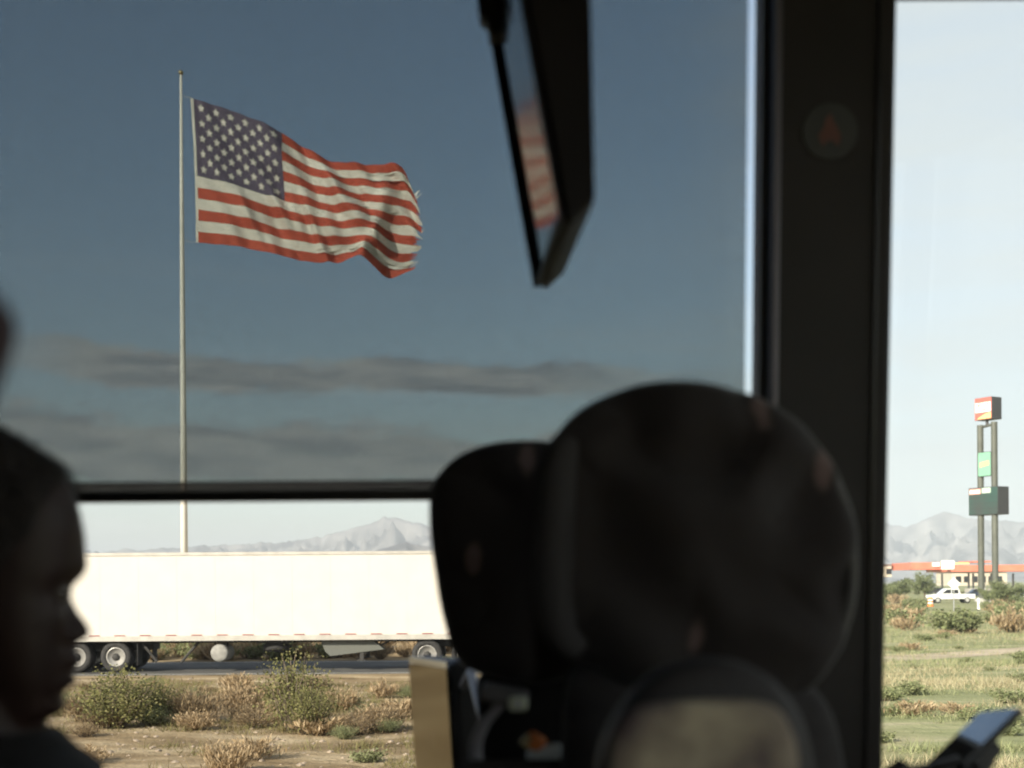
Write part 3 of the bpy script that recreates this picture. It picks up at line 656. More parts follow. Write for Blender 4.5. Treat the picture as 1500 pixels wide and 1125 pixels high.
for v in (0.0, 1.0):
    a = flagpt(0, v); mb = MB(); mb.tube([(px0 + .1, FD, a.z + .15), ((px0 + a.x) / 2, FD, a.z + .05), a], 0.02, 5); mb.build('halyard', M['rope'], flag)
mb = MB()
for (u, v, du, dv) in ((1.0, .16, .03, .03), (1.0, .12, .028, .05), (1.0, .93, .025, .03), (1.0, .52, .02, .04)):
    a = flagpt(u - .01, v); b = flagpt(u - .01, v + dv * .6); c = a + Vector((du * 16, -.2, .25))
    mb.add([a, b, c], [(0, 1, 2)])
mb.build('frayed_edge', M['flag_white'], flag)

# ------------------------------------------------------------------ trailer and tractor
TD = 45.0; GZ = RZ
def TX(px): return pix(px, 900, TD).x
x_rear, x_front = TX(110) - 1.7, 0.35
zb, zt = 0.94, 3.84
tr = thing('semi_trailer', ((x_rear + x_front) / 2, TD + 1.3, GZ), 'long plain white box trailer passing on the asphalt road', 'trailer')
W = 2.6; yc = TD + W / 2
mb = MB().box(((x_rear + x_front) / 2, yc, (zb + .16 + zt) / 2), (x_front - x_rear, W - .02, zt - zb - .16)); mb.build('box_body', M['white_paint'], tr, bevel=.02)
npan = 13; pw = (x_front - x_rear) / npan
for k in range(npan):
    mb = MB().box((x_rear + pw * (k + .5), TD + .005, (zb + .17 + zt - .09) / 2), (pw - .003, .016, zt - .09 - zb - .17)); mb.build('side_panel', M['white_paint'], tr)
mb = MB().box(((x_rear + x_front) / 2, TD - .004, zb + .085), (x_front - x_rear + .01, .06, .17)); mb.build('bottom_rail', M['rail'], tr)
mb = MB().box(((x_rear + x_front) / 2, TD - .002, zt - .035), (x_front - x_rear + .01, .05, .10)); mb.build('top_rail', M['rail'], tr)
for k in range(16):
    mb = MB().box((TX(138) + k * 0.845, TD - .038, zb + .19), (.36, .006, .032)); mb.build('reflector', M['redtape'], tr)
mb = MB().box(((x_rear + x_front) / 2, yc, zb - .02), (x_front - x_rear - .2, 1.0, .16))
for k in range(30): mb.box((x_rear + .4 + k * (x_front - x_rear - .8) / 29, yc, zb + .0), (.06, W - .15, .10))
mb.build('chassis', M['dark_steel'], tr)
def wheel(parent, x, yf, r=.515, deep=.62, bright=1):
    w = MB(); z = GZ + r
    w.lathe((x, yf, z), (0, 1, 0), [(0.06, r * .60), (0.02, r * .66), (0.0, r * .82), (0.03, r * .95), (0.08, r), (deep - .08, r), (deep, r * .9), (deep, r * .55)], 36)
    o = w.build('wheel', M['tyre'], parent, smooth=True)
    q = MB(); q.lathe((x, yf + .055, z), (0, 1, 0), [(0, r * .61), (-.02, r * .60), (.03, r * .52), (.10, r * .36), (.08, r * .27), (.085, .01)], 36); q.build('rim', M['rim'], o, smooth=True)
    q = MB(); q.lathe((x, yf + .02, z), (0, 1, 0), [(0.12, .13), (0.0, .12), (-.03, .09), (-.035, .01)], 20); q.build('hub', M['dark_steel'], o, smooth=True)
    q = MB()
    for k in range(10):
        a = k * math.pi / 5; c = Vector((x + math.cos(a) * r * .33, yf + .14, z + math.sin(a) * r * .33)); q.cyl(c, c - Vector((0, .05, 0)), .018, n=6)
    q.build('nuts', M['dark_steel'], o)
for pxw in (110, 168):
    wheel(tr, TX(pxw), TD + .05); wheel(tr, TX(pxw), TD + W - .67)
    mb = MB().cyl((TX(pxw), TD + .5, GZ + .5), (TX(pxw), TD + 2.1, GZ + .5), .08, n=12); mb.build('axle', M['dark_steel'], tr)
mb = MB().box(((TX(110) + TX(168)) / 2 + .2, yc, .72), (3.0, .9, .22)); mb.build('bogie_frame', M['dark_steel'], tr, bevel=.02)
for s in (TX(168) + .72, TX(110) - .75):
    mb = MB().box((s, TD + .35, .50), (.02, .58, .72)); mb.box((s, TD + W - .35, .50), (.02, .58, .72)); mb.build('mudflap', M['tyre'], tr)
def strut(a, b, r, nm='brace'):
    MB().cyl(a, b, r, n=8).build(nm, M['dark_steel'], tr)
strut((TX(205), TD + .3, .86), (TX(226), TD + .3, .25), .05); strut((TX(288), TD + .3, .90), (TX(262), TD + .3, .22), .05)
c = pix(320, 957, TD); mb = MB(); mb.lathe((c.x, TD + .12, c.z), (0, 1, 0), [(-.012, .02), (-.010, .23), (.01, .27), (.05, .295), (1.0, .295), (1.08, .2), (1.1, .02)], 28); mb.build('air_tank', mat('pale_grey_tank_paint', (0.25, 0.245, 0.225), 0.7, var=.2), tr, smooth=True)
for dx in (-.2, .2): strut((c.x + dx, TD + .5, zb), (c.x + dx, TD + .5, c.z + .2), .02, 'tank_hanger')
c = pix(401, 951, TD); mb = MB(); mb.lathe((c.x, TD + .75, c.z + .02), (0, .12, 1), [(-.12, .22), (-.13, .40), (-.08, .48), (.08, .48), (.13, .40), (.12, .22)], 28); mb.build('spare_tyre', M['tyre'], tr, smooth=True)
mb = MB(); mb.box((c.x, TD + .75, .86), (1.2, 1.1, .05)); mb.build('spare_carrier', M['dark_steel'], tr)
lx = TX(528)
for yy in (TD + .35, TD + W - .35):
    mb = MB().box((lx, yy, .62), (.13, .13, .75)); mb.box((lx, yy, .245), (.30, .28, .03)); mb.build('landing_leg', M['dark_steel'], tr)
strut((lx, TD + .35, .5), (lx, TD + W - .35, .5), .04, 'cross_brace'); strut((lx, TD + .35, .42), (lx + 1.0, TD + .35, .92), .035)
poly = [(TX(468), TD + .25, .92), (TX(545), TD + .25, .92), (TX(562), TD + .25, .60), (TX(482), TD + .25, .38), (TX(474), TD + .25, .55)]
MB().prism(poly, (0, .5, 0)).build('storage_box', mat('dull_grey_green_metal', (0.11, 0.115, 0.10), 0.6), tr, bevel=.02)

tc_ = thing('truck_tractor', (1.2, yc, GZ), 'truck tractor coupled to the front of the white trailer', 'truck')
for X in (TX(625), TX(625) + 1.32):
    wheel(tc_, X, TD + .06); wheel(tc_, X, TD + W - .68)
wheel(tc_, 4.2, TD + .12, deep=.30); wheel(tc_, 4.2, TD + W - .42, deep=.30)
mb = MB().box((.9, yc, .78), (8.2, .95, .26)); mb.build('frame', M['dark_steel'], tc_, bevel=.02)
def sect(x, w, z0, z1): return [(x, yc - w, z0), (x, yc + w, z0), (x, yc + w, z1), (x, yc - w, z1)]
mb = MB(); mb.hexa(sect(.95, 1.22, .95, 3.85), sect(2.75, 1.22, .95, 3.2)); mb.build('sleeper', M['car_white'], tc_, bevel=.12)
mb = MB(); mb.hexa(sect(2.70, 1.16, .80, 3.05), sect(3.55, 1.12, .80, 2.1)); mb.build('cab', M['car_white'], tc_, bevel=.06)
mb = MB(); mb.hexa(sect(3.50, 1.05, .75, 2.05), sect(5.15, .95, .70, 1.65)); mb.build('hood', M['car_white'], tc_, bevel=.12)
mb = MB(); mb.add([(2.78, TD + .13, 2.1), (3.32, TD + .15, 2.1), (3.05, TD + .145, 2.75), (2.78, TD + .135, 2.85)], [(0, 1, 2, 3)]); mb.build('side_window', M['car_glass'], tc_)
mb = MB().box((5.2, yc, .62), (.25, 2.4, .42)); mb.build('bumper', M['rim'], tc_, bevel=.05)
mb = MB().box((5.17, yc, 1.25), (.06, 1.1, .8)); mb.build('grille', M['rim'], tc_, bevel=.02)
for s in (-1, 1):
    MB().box((5.1, yc + s * .85, 1.15), (.12, .35, .22)).build('headlight', M['sign_white'], tc_, bevel=.03)
    MB().cyl((1.9, yc + s * .98, .55), (3.3, yc + s * .98, .55), .32, n=24).build('fuel_tank', M['rim'], tc_, smooth=False)
    MB().cyl((.8, yc + s * .95, .9), (.8, yc + s * .95, 4.0), .07, n=12).build('exhaust_stack', M['rim'], tc_)
    MB().box((3.45, yc + s * 1.35, 2.2), (.12, .22, .65)).build('side_mirror', M['dark_steel'], tc_, bevel=.03)

# ------------------------------------------------------------------ truck-stop sign tower
SD = 180.0
sa = Vector((0.50, -0.866, 0)); sn = Vector((-0.866, -0.50, 0)); up = Vector((0, 0, 1))
def spx(px, py, D): return pix(px, py, D)
o_r = pix(1458, 860, SD); o_l = pix(1437.5, 860, SD)
Lpost = (o_r.x - o_l.x) / sa.x
cR = Vector((o_r.x, SD, 0)); _k = (1437.5 - 750) / F; cL = cR + sa * ((_k * cR.y - cR.x) / (sa.x - _k * sa.y))
tw = thing('sign_tower', ((cR.x + cL.x) / 2, (cR.y + cL.y) / 2, 0), 'tall twin-post roadside sign with red, green and dark price panels', 'sign')
def zpx(px, py, D): return pix(px, py, D).z
zR, zL = zpx(1458, 618, cR.y), zpx(1437, 623, cL.y)
for c, z1 in ((cR, zR), (cL, zL)):
    MB().cyl((c.x, c.y, -.2), (c.x, c.y, z1), .42, .42, n=20).build('post', M['post_green'], tw, smooth=False)
    MB().cyl((c.x, c.y, -.2), (c.x, c.y, .35), .9, .9, n=20).build('footing', M['concrete'], tw)
def slab(mid_l, mid_r, z0, z1, thick, name, m, back=0.0):
    a, b = mid_l + sn * back, mid_r + sn * back; t = -sn * thick
    q = [a + up * z0, b + up * z0, b + t + up * z0, a + t + up * z0]; p = [a + up * z1, b + up * z1, b + t + up * z1, a + t + up * z1]
    return MB().hexa(q, p).build(name, m, tw, bevel=.03)
def along(px):      # point on the tower's face line under a picture column
    k = (px - 750) / F; den = sa.x - k * sa.y; t = (k * cR.y - cR.x) / den
    return cR + sa * t
MB().cyl(tuple(cL + up * (zL - .3)), tuple(cR + up * (zR - .3)), .18, n=10).build('cross_beam', M['post_green'], tw)
ca = along(1435) + sn * .7; cb = along(1460) + sn * .7
mdp = (ca + cb) / 2
MB().cyl(tuple((cL + cR) / 2 + up * (zR - .4)), tuple((cL + cR) / 2 + up * (zR + .8)), .2, n=10).build('pivot', M['sign_dark'], tw)
tz0, tz1 = zpx(1453, 613, cb.y), zpx(1453, 580.5, cb.y)
slab(ca, cb, tz0, tz1, 1.9, 'top_cabinet', M['sign_dark'])
e = (cb - ca).normalized(); Lc = (cb - ca).length
def faceplate(A, B, z0, z1, f0, f1, g0, g1, name, m, proud):
    L_ = (B - A); a = A + L_ * f0 + sn * proud; b = A + L_ * f1 + sn * proud; t = -sn * .02
    za, zc = lerp(z0, z1, g0), lerp(z0, z1, g1)
    return MB().hexa([a + up * za, b + up * za, b + t + up * za, a + t + up * za], [a + up * zc, b + up * zc, b + t + up * zc, a + t + up * zc]).build(name, m, tw)
faceplate(ca, cb, tz0, tz1, .02, .98, .02, .98, 'red_face', M['sign_red'], .03)
faceplate(ca, cb, tz0, tz1, .05, .95, .34, .78, 'white_band', M['sign_white'], .045)
def quadface(A, B, z0, z1, pts, name, m, proud):
    L_ = B - A; mb = MB(); mb.prism([A + L_ * u + sn * proud + up * lerp(z0, z1, v) for u, v in pts], -sn * .02); return mb.build(name, m, tw)
quadface(ca, cb, tz0, tz1, [(.12, .04), (.95, .04), (.95, .30), (.6, .24), (.3, .12)], 'yellow_swoosh', M['sign_yellow'], .05)
def text(body, size, m, A, B, z0, proud, name, fit=None, u0=.1):
    cu = bpy.data.curves.new(name, 'FONT'); cu.body = body; cu.size = size; cu.extrude = 0.01; cu.shear = .25
    tmp = bpy.data.objects.new('tmp', cu); COL.objects.link(tmp); dg = bpy.context.evaluated_depsgraph_get()
    me = bpy.data.meshes.new_from_object(tmp.evaluated_get(dg)); bpy.data.objects.remove(tmp)
    e_ = (B - A).normalized(); wmax = max(v.co.x for v in me.vertices); k = (fit / wmax) if fit else 1
    rl = root_loc(tw)
    for v in me.vertices:
        c = v.co.copy(); v.co = A + e_ * ((B - A).length * u0 + c.x * k) + up * (z0 + c.y) + sn * (proud + c.z) - rl
    me.materials.clear(); me.materials.append(m); me.name = name
    return add_obj(name, me, tw)
text('Pilot', 2.1, M['sign_red'], ca, cb, lerp(tz0, tz1, .40), .06, 'lettering', fit=Lc * .72, u0=.13)
ga, gb = along(1437.5) + sn * .46, along(1456.5) + sn * .46
gz0, gz1 = zpx(1452, 697, gb.y), zpx(1452, 661, gb.y)
slab(ga, gb, gz0, gz1, .5, 'middle_cabinet', M['sign_dark']); faceplate(ga, gb, gz0, gz1, .02, .98, .02, .98, 'green_face', M['sign_green'], .03)
for k in range(6):
    faceplate(ga, gb, gz0, gz1, .14 + .125 * k, .14 + .125 * k + .085, .38 + .012 * k, .58 + .012 * k, 'yellow_mark', M['sign_yellow'], .05)
qa, qb = along(1424) + sn * .55, along(1467) + sn * .55
qz0, qz1 = zpx(1462, 753, qb.y), zpx(1462, 712, qb.y)
slab(qa, qb, qz0, qz1, 2.1, 'price_cabinet', M['sign_dark']); faceplate(qa, qb, qz0, qz1, .01, .99, .02, .98, 'price_panel', M['price'], .03)
faceplate(qa, qb, qz0, qz1, .03, .42, .76, .96, 'red_header', mat('pale_red_panel', (0.62, 0.30, 0.24), 0.4), .05)
faceplate(qa, qb, qz0, qz1, .46, .76, .78, .97, 'green_header', mat('pale_green_panel', (0.45, 0.55, 0.45), 0.4), .05)
faceplate(qa, qb, qz0, qz1, .05, .40, .80, .91, 'white_header_band', M['sign_white'], .062)
for k in range(3): faceplate(qa, qb, qz0, qz1, .01, .99, .22 + .2 * k, .235 + .2 * k, 'panel_joint', M['sign_dark'], .05)

# ------------------------------------------------------------------ filling station
CD = 300.0
gs_ = thing('filling_station_canopy', (pix(1440, 860, CD).x, CD + 8, 0), 'long red filling-station canopy on thin posts', 'canopy')
def cbox(px0_, px1_, py0, py1, D, depth, name, m, par):
    a = pix(px0_, py1, D); b = pix(px1_, py0, D)
    return MB().box(((a.x + b.x) / 2, D + depth / 2, (a.z + b.z) / 2), (b.x - a.x, depth, b.z - a.z)).build(name, m, par)
cbox(1393, 1580, 826.5, 837.5, CD, 18, 'main_fascia', M['red'], gs_)
cbox(1335, 1396, 823.5, 834.5, CD + 6, 16, 'side_fascia', M['red'], gs_)
cbox(1379, 1398, 821, 834, CD - .3, .25, 'white_panel', M['sign_white'], gs_)
cbox(1366, 1377, 824, 830, CD + 5.6, .3, 'white_panel', M['sign_white'], gs_)
cbox(1398, 1420, 824, 826.5, CD - .2, .3, 'yellow_strip', M['sign_yellow'], gs_)
cbox(1425, 1452, 821.5, 824, CD + 3, 10, 'raised_roof', M['red'], gs_)
for q in (1380, 1419, 1425.5, 1452, 1484, 1530):
    a = pix(q, 840, CD + 2); MB().box((a.x, CD + 2, a.z / 2), (.35, .35, a.z)).build('post', M['dark_steel'], gs_)
    MB().box((a.x, CD + 2.02, .5), (1.0, 2.6, 1.0)).build('pump_island', M['concrete'], gs_)
for q in (1400, 1440, 1470):
    a = pix(q, 840, CD + 6); MB().box((a.x, CD + 6, 1.0), (.9, .6, 2.0)).build('pump', M['sign_white'], gs_)
shop = thing('station_shop', (pix(1430, 860, CD + 30).x, CD + 34, 0), 'low cream shop building behind the red canopy', 'building')
cbox(1394, 1475, 838, 858, CD + 30, 12, 'wall', M['cream'], shop); cbox(1393, 1476, 835, 838.3, CD + 29.6, 13, 'roof', M['brown_roof'], shop)
for q in range(1400, 1470, 12): cbox(q, q + 8, 844, 853, CD + 29.9, .15, 'window', M['car_glass'], shop)
b2 = thing('cream_building', (pix(1265, 860, CD + 20).x, CD + 24, 0), 'long cream building with brown roof edge left of the canopy', 'building')
cbox(1180, 1306, 829, 846, CD + 20, 10, 'wall', M['cream'], b2); cbox(1178, 1307, 826.5, 829.2, CD + 19.6, 11, 'roof', M['brown_roof'], b2)
for q in range(1186, 1300, 14): cbox(q, q + 8, 833, 841, CD + 19.9, .15, 'window', M['car_glass'], b2)

def vehicle(px_c, D, kind, label, name, m, rz=0.0, group=None):
    x = pix(px_c, 870, D).x; t = thing(name, (x, D, gh(x, D)), label, 'pickup' if kind == 'pickup' else 'car', group, rz)
    def extr(poly, w0, nm, mm, par=t, bev=.05):
        mb = MB(); mb.prism([(a, -w0, b) for a, b in poly], (0, 2 * w0, 0)); return mb.build(nm, mm, par, bevel=bev, local=True)
    if kind == 'pickup':
        extr([(-2.85, .55), (-2.85, 1.12), (-1.0, 1.14), (1.5, 1.16), (2.75, 1.05), (2.85, .9), (2.85, .5)], .95, 'body', m)
        extr([(-1.05, 1.15), (-.85, 1.82), (.75, 1.84), (1.55, 1.16)], .80, 'cab', m)
        extr([(-.8, 1.22), (-.72, 1.7), (.05, 1.72), (.05, 1.22)], .815, 'window', M['car_glass'], bev=0)
        extr([(.15, 1.22), (.15, 1.72), (.68, 1.72), (1.3, 1.22)], .815, 'window', M['car_glass'], bev=0)
        wx = (-1.85, 1.85); wr = .40
    else:
        extr([(-2.2, .4), (-2.25, .85), (-1.6, 1.0), (1.0, .98), (2.1, .82), (2.2, .4)], .88, 'body', m)
        extr([(-1.7, .98), (-1.1, 1.45), (.3, 1.47), (1.1, .97)], .74, 'cabin', M['car_glass'])
        extr([(-1.15, 1.44), (-1.0, 1.49), (.2, 1.51), (.35, 1.46)], .76, 'roof', m, bev=.02)
        wx = (-1.35, 1.35); wr = .33
    for X in wx:
        for s in (-1, 1):
            y0 = s * (.93 if kind == 'pickup' else .87)
            w = MB(); w.lathe((X, y0, wr), (0, -s, 0), [(-.02, .02), (-.03, wr * .6), (-.04, wr * .8), (0, wr), (.2, wr), (.22, wr * .5)], 20); o = w.build('wheel', M['tyre'], t, smooth=True, local=True)
            q = MB(); q.lathe((X, y0 + s * .032, wr), (0, s, 0), [(0, wr * .6), (.01, wr * .5), (.012, .02)], 20); q.build('rim', M['rim'], o, local=True)
    fx = 2.86 if kind == 'pickup' else 2.17
    for s in (-1, 1):
        MB().box((fx - .03, s * .66, .85 if kind == 'pickup' else .68), (.08, .36, .18)).build('headlight', M['sign_white'], t, local=True)
        MB().box((-fx + .02, s * .80, .90 if kind == 'pickup' else .75), (.06, .16, .26)).build('tail_light', M['redtape'], t, local=True)
    MB().box((fx, 0, .55), (.12, 1.8, .2)).build('bumper', M['galv'], t, local=True)
    return t
vehicle(1392, 172, 'pickup', 'white pickup truck parked behind the diamond sign', 'pickup_truck', M['car_white'], R(180))
vehicle(1498, 195, 'car', 'white car half hidden by shrubs right of the sign posts', 'parked_car', M['car_white'])
vehicle(1436, 215, 'car', 'dark car parked behind the foot of the sign posts', 'parked_car', mat('dark_blue_paint', (0.02, 0.03, 0.05), .3, coat=.5))
vehicle(1376, 260, 'car', 'dark car in front of the canopy\'s white panel', 'parked_car', M['sign_dark'])
# diamond sign, marker post, barrels
x = pix(1397, 860, 128).x
ds = thing('diamond_sign', (x, 128, gh(x, 128)), 'pale diamond road sign on a thin post before the pickup', 'sign')
zc = pix(1397, 855, 128).z
MB().box((x, 128, zc / 2 - .1), (.09, .06, zc + .2)).build('post', M['galv'], ds)
d_ = .60; mb = MB(); mb.prism([(x - d_, 127.93, zc), (x, 127.93, zc - d_), (x + d_, 127.93, zc), (x, 127.93, zc + d_)], (0, .02, 0)); mb.build('panel', M['sign_white'], ds)
x = pix(1433.5, 880, 130).x
mp_ = thing('marker_post', (x, 130, gh(x, 130)), 'short white marker post below the sign tower', 'post')
MB().cyl((x, 130, -.1), (x, 130, 1.05), .13, n=12).build('shaft', M['sign_white'], mp_); MB().cyl((x, 130, 1.05), (x, 130, 1.15), .15, .05, n=12).build('cap', M['galv'], mp_)
def barrel(px_, D, label, cap):
    x = pix(px_, 880, D).x; t = thing('traffic_barrel', (x, D, gh(x, D)), label, 'barrel')
    MB().lathe((x, D, gh(x, D)), (0, 0, 1), [(0, .36), (.1, .36), (.12, .29), (.5, .27), (.95, .24), (1.0, .2), (1.02, .02)], 18).build('drum', M['orange'], t, smooth=False)
    for z in (.30, .62): MB().lathe((x, D, gh(x, D) + z), (0, 0, 1), [(0, .292), (0, .295), (.14, .285), (.14, .28)], 18).build('white_band', M['sign_white'], t)
barrel(1363, 150, 'orange traffic barrel beside the white pickup', 1)
barrel(1479, 165, 'orange traffic barrel right of the sign posts', 1)
barrel(1474.5, 164, 'orange traffic barrel close to another barrel\'s left side', 1)

# ------------------------------------------------------------------ the bus
FL = 1.57; RF = H + 1.12
bus = thing('bus', (0, 0.8, 0), 'dark interior shell of the coach around the passengers', 'bus')
def wallbox(x0, x1, z0, z1, o0, o1, name, m, par=bus, bev=0.0):
    f = lambda x, z, o: Vector((x, wall_y(z, o), z))
    b4 = [f(x0, z0, o0), f(x1, z0, o0), f(x1, z0, o1), f(x0, z0, o1)]; t4 = [f(x0, z1, o0), f(x1, z1, o0), f(x1, z1, o1), f(x0, z1, o1)]
    return MB().hexa(b4, t4).build(name, m, par, bevel=bev)
XPL = wallpt(1113, 300).x; XPR = wallpt(1301, 300).x
ZT = H + 0.98; ZB = H - 0.45
zr_top = wallpt(1400, 1.0, .06).z
wallbox(XPL + .012, XPR, FL, RF, -.03, .07, 'window_pillar', M['plastic'], bev=.008)
xs0 = wallpt(1127, 300).x
wallbox(XPL, xs0 - .004, ZB, ZT, -.012, .05, 'rubber_seal', M['rubber'])
wallbox(xs0 - .003, xs0 + .008, ZB, ZT, -.042, -.028, 'trim_strip', M['alu_dark'], bev=.003)
wallbox(XPR - .028, XPR - .022, ZB, ZT, -.036, -.028, 'trim_strip', M['plastic_gloss'], bev=.002)
wallbox(-2.2, XPL + .012, FL - .9, ZB, -.02, .06, 'lower_wall', M['plastic'])
wallbox(-2.2, XPL + .012, ZT, RF, -.02, .06, 'upper_wall', M['plastic'])
wallbox(-2.6, -2.0, ZB, ZT, -.02, .06, 'rear_pillar', M['plastic'])
wallbox(-5.5, -2.2, FL - .9, RF, -.02, .055, 'rear_side_wall', M['plastic'])
wallbox(XPR, 1.30, FL - .9, H - .36, -.02, .06, 'front_lower_wall', M['plastic'])
wallbox(XPR, 1.30, zr_top, RF, -.02, .06, 'front_upper_wall', M['plastic'])
wallbox(-2.0, XPL + .005, ZB, ZT, .028, .033, 'side_window_pane', M['tinted'])
wallbox(XPR, 1.22, H - .36, zr_top, .028, .033, 'front_window_pane', M['glass'])
MB().box((1.26, wall_y(H, .02), H + .2), (.09, .10, 1.8)).build('corner_post', M['plastic'], bus)
MB().box((-2.1, .75, FL - .05), (7.0, 2.9, .1)).build('floor', M['floor'], bus)
MB().box((-2.1, .72, RF + .03), (6.9, 2.75, .06)).build('roof', M['headliner'], bus)
MB().box((-2.8, -.62, (FL - .9 + RF) / 2), (5.5, .05, RF - FL + .9)).build('right_wall', M['headliner'], bus)
MB().box((.66, -.62, RF - .12), (1.4, .05, .24)).build('door_header', M['plastic'], bus)
MB().box((1.33, -.62, (FL - .9 + RF - .24) / 2), (.08, .06, RF - FL + .66)).build('door_post', M['plastic'], bus)
MB().box((.62, -.62, FL - .55), (1.32, .05, .7)).build('door_panel', M['plastic'], bus)
MB().box((.62, -.62, (FL - .2 + RF - .24) / 2), (1.32, .008, RF - FL - .04)).build('door_glass', M['glass'], bus)
MB().box((-5.5, .72, (FL - .9 + RF) / 2), (.05, 2.7, RF - FL + .9)).build('rear_bulkhead', M['headliner'], bus)
MB().box((1.36, .72, FL - .2), (.06, 2.7, 1.5)).build('front_panel', M['plastic'], bus)
MB().box((1.36, .72, RF - .08), (.06, 2.7, .3)).build('windscreen_header', M['plastic'], bus)
MB().box((1.38, .72, H + .3), (.008, 2.6, 1.6)).build('windscreen', M['glass'], bus)
MB().box((1.02, .95, H - .62), (.66, 1.85, .52)).build('dashboard', M['plastic'], bus, bevel=.05)

# round emblem on the pillar
c = wallpt(1215, 193, -.03); rad = 0.0385
em = thing('round_sticker', tuple(c), 'dark round sticker with faint red flame mark on the window post', 'sticker')
tilt = Vector((0, -LEAN * 0, 0)); nrm = Vector((0, -1, -LEAN)).normalized(); ux = Vector((1, 0, 0)); uz = Vector((0, -LEAN, 1)).normalized()
mb = MB(); mb.rings([[c + nrm * h + (ux * math.cos(a) + uz * math.sin(a)) * r_ for a in [2 * math.pi * k / 40 for k in range(40)]] for h, r_ in ((0.0, rad), (.002, rad), (.0026, rad * .97))])
mb.build('disc', mat('charcoal_vinyl', (0.040, 0.042, 0.040), 0.5), em)
fl = [(-.010, -.020), (-.016, -.006), (-.008, .006), (-.006, .016), (.0, .024), (.004, .014), (.010, .004), (.015, -.008), (.011, -.020), (.004, -.012), (-.003, -.013)]
MB().prism([c + nrm * .0046 + ux * a * 1.0 + uz * b for a, b in fl], -nrm * .0016).build('flame_mark', mat('dull_red_print', (0.16, 0.065, 0.05), 0.6), em)

# roller blind with hem bar
OB = -0.055
xb0 = -1.9; xb1 = wallpt(1093.5, 300, OB).x; zbar0 = wallpt(400, 735, OB).z; zbar1 = wallpt(400, 719, OB).z; zhem = wallpt(400, 706, OB).z
rb = thing('roller_blind', ((xb0 + xb1) / 2, WY, zbar0), 'dark see-through mesh roller blind drawn down over the side window', 'blind')
f = lambda x, z, o: Vector((x, wall_y(z, o), z))
mb = MB(); mb.add([f(xb0, zhem, OB), f(xb1, zhem, OB), f(xb1, ZT + .06, OB), f(xb0, ZT + .06, OB)], [(0, 1, 2, 3)]); mb.build('mesh_fabric', M['blind'], rb)
mb = MB(); mb.add([f(xb0, zbar1, OB), f(xb1, zbar1, OB), f(xb1, zhem, OB), f(xb0, zhem, OB)], [(0, 1, 2, 3)]); mb.build('hem', M['hem'], rb)
wallbox(xb0, xb1, zhem - .0012, zhem + .0012, OB - .002, OB + .002, 'stitching', M['rubber'], rb)
wallbox(xb0 - .01, xb1 + .004, zbar0, zbar1, OB - .009, OB + .009, 'hem_bar', M['plastic_gloss'], rb, .003)
MB().cyl(f(xb0, ZT + .09, OB), f(xb1, ZT + .09, OB), .03, n=16).build('roller_tube', M['plastic'], rb)

# outside mirror
mpx = pix(630, 1055, 2.42)
ang = R(66); mn = Vector((-math.sin(ang), -math.cos(ang), -0.06)).normalized(); mu = Vector((math.cos(ang), -math.sin(ang), 0)).normalized(); mv = mu.cross(mn).normalized()
if mv.z < 0: mv = -mv
wpx = pix(664, 1055, 2.42).x - pix(596, 1055, 2.42).x; mw = wpx / mu.x / 2
ztop = pix(630, 965, 2.42).z; zmid = ztop - .15; mc = Vector((mpx.x, 2.42, zmid))
mir = P(bpy.data.objects.new('outside_mirror', None), 'driver\'s outside mirror reflecting sandy ground'); 
def mq(du, dv, dn): return mc + mu * du + mv * dv + mn * dn
mb = MB(); mb.hexa([mq(-mw, -.15, -.012), mq(mw, -.15, -.012), mq(mw, -.15, -.06), mq(-mw * .9, -.15, -.05)], [mq(-mw, .15, -.012), mq(mw, .15, -.012), mq(mw, .15, -.06), mq(-mw * .9, .15, -.05)])
mir_o = mb.build('outside_mirror', M['plastic'], bus, bevel=.012); mir_o['label'] = 'outside mirror reflecting the sandy ground'
bpy.data.objects.remove(mir)
g = lambda du, dv: mq(du, dv, -.008)
MB().prism([g(-mw * .97, -.146), g(mw * .90, -.146), g(mw * .90, .137), g(-mw * .97, .137)], mn * .004).build('mirror_glass', M['mirror'], mir_o)
MB().prism([g(-mw * .97, .1375), g(mw * .90, .1375), g(mw * .90, .149), g(-mw * .97, .149)], mn * .003 ).build('bevelled_edge', M['bevelglass'], mir_o)
mb = MB(); mb.tube([mq(mw * .9, .10, -.03), pix(690, 985, 2.3), pix(706, 1045, 2.2), pix(720, 1120, 2.05)], .009, 8); mb.build('arm', mat('grey_bracket', (0.25, .24, .24), .5), mir_o, smooth=True)

# ceiling monitor
MN = (ray(430, 290).normalized() - ray(790, 235).normalized()).normalized(); ZN = 1.38
on_screen = lambda px, py: Vector((0, 0, H)) + ray(px, py) * ((pix(828, 322, ZN) - Vector((0, 0, H))).dot(MN) / ray(px, py).dot(MN))
E1 = on_screen(793, 420) - pix(828, 322, ZN); LM = E1.length; E1.normalize()
nf = [on_screen(736, -180), pix(828, 322, ZN), pix(835, 330, ZN), pix(870, 297, ZN), pix(872, 285, ZN), pix(862, -180, on_screen(736, -180).y)]
mon = thing('ceiling_monitor', tuple((nf[0] + nf[-1]) / 2 + Vector((0, .15, .05))), 'black fold-down screen hanging from the ceiling, reflecting the flag', 'monitor')
MB().prism(nf, E1 * LM).build('housing', M['plastic'], mon, bevel=.006)
sd = (nf[1] - nf[0]); sN = sd.cross(E1).normalized()
if sN.x > 0: sN = -sN
s_ = lambda a, b: nf[0] + sd * a + E1 * (LM * b) + sN * .0012
MB().prism([s_(0.0, .06), s_(.975, .06), s_(.975, .95), s_(0.0, .95)], sN * .0012).build('screen', M['screen'], mon)
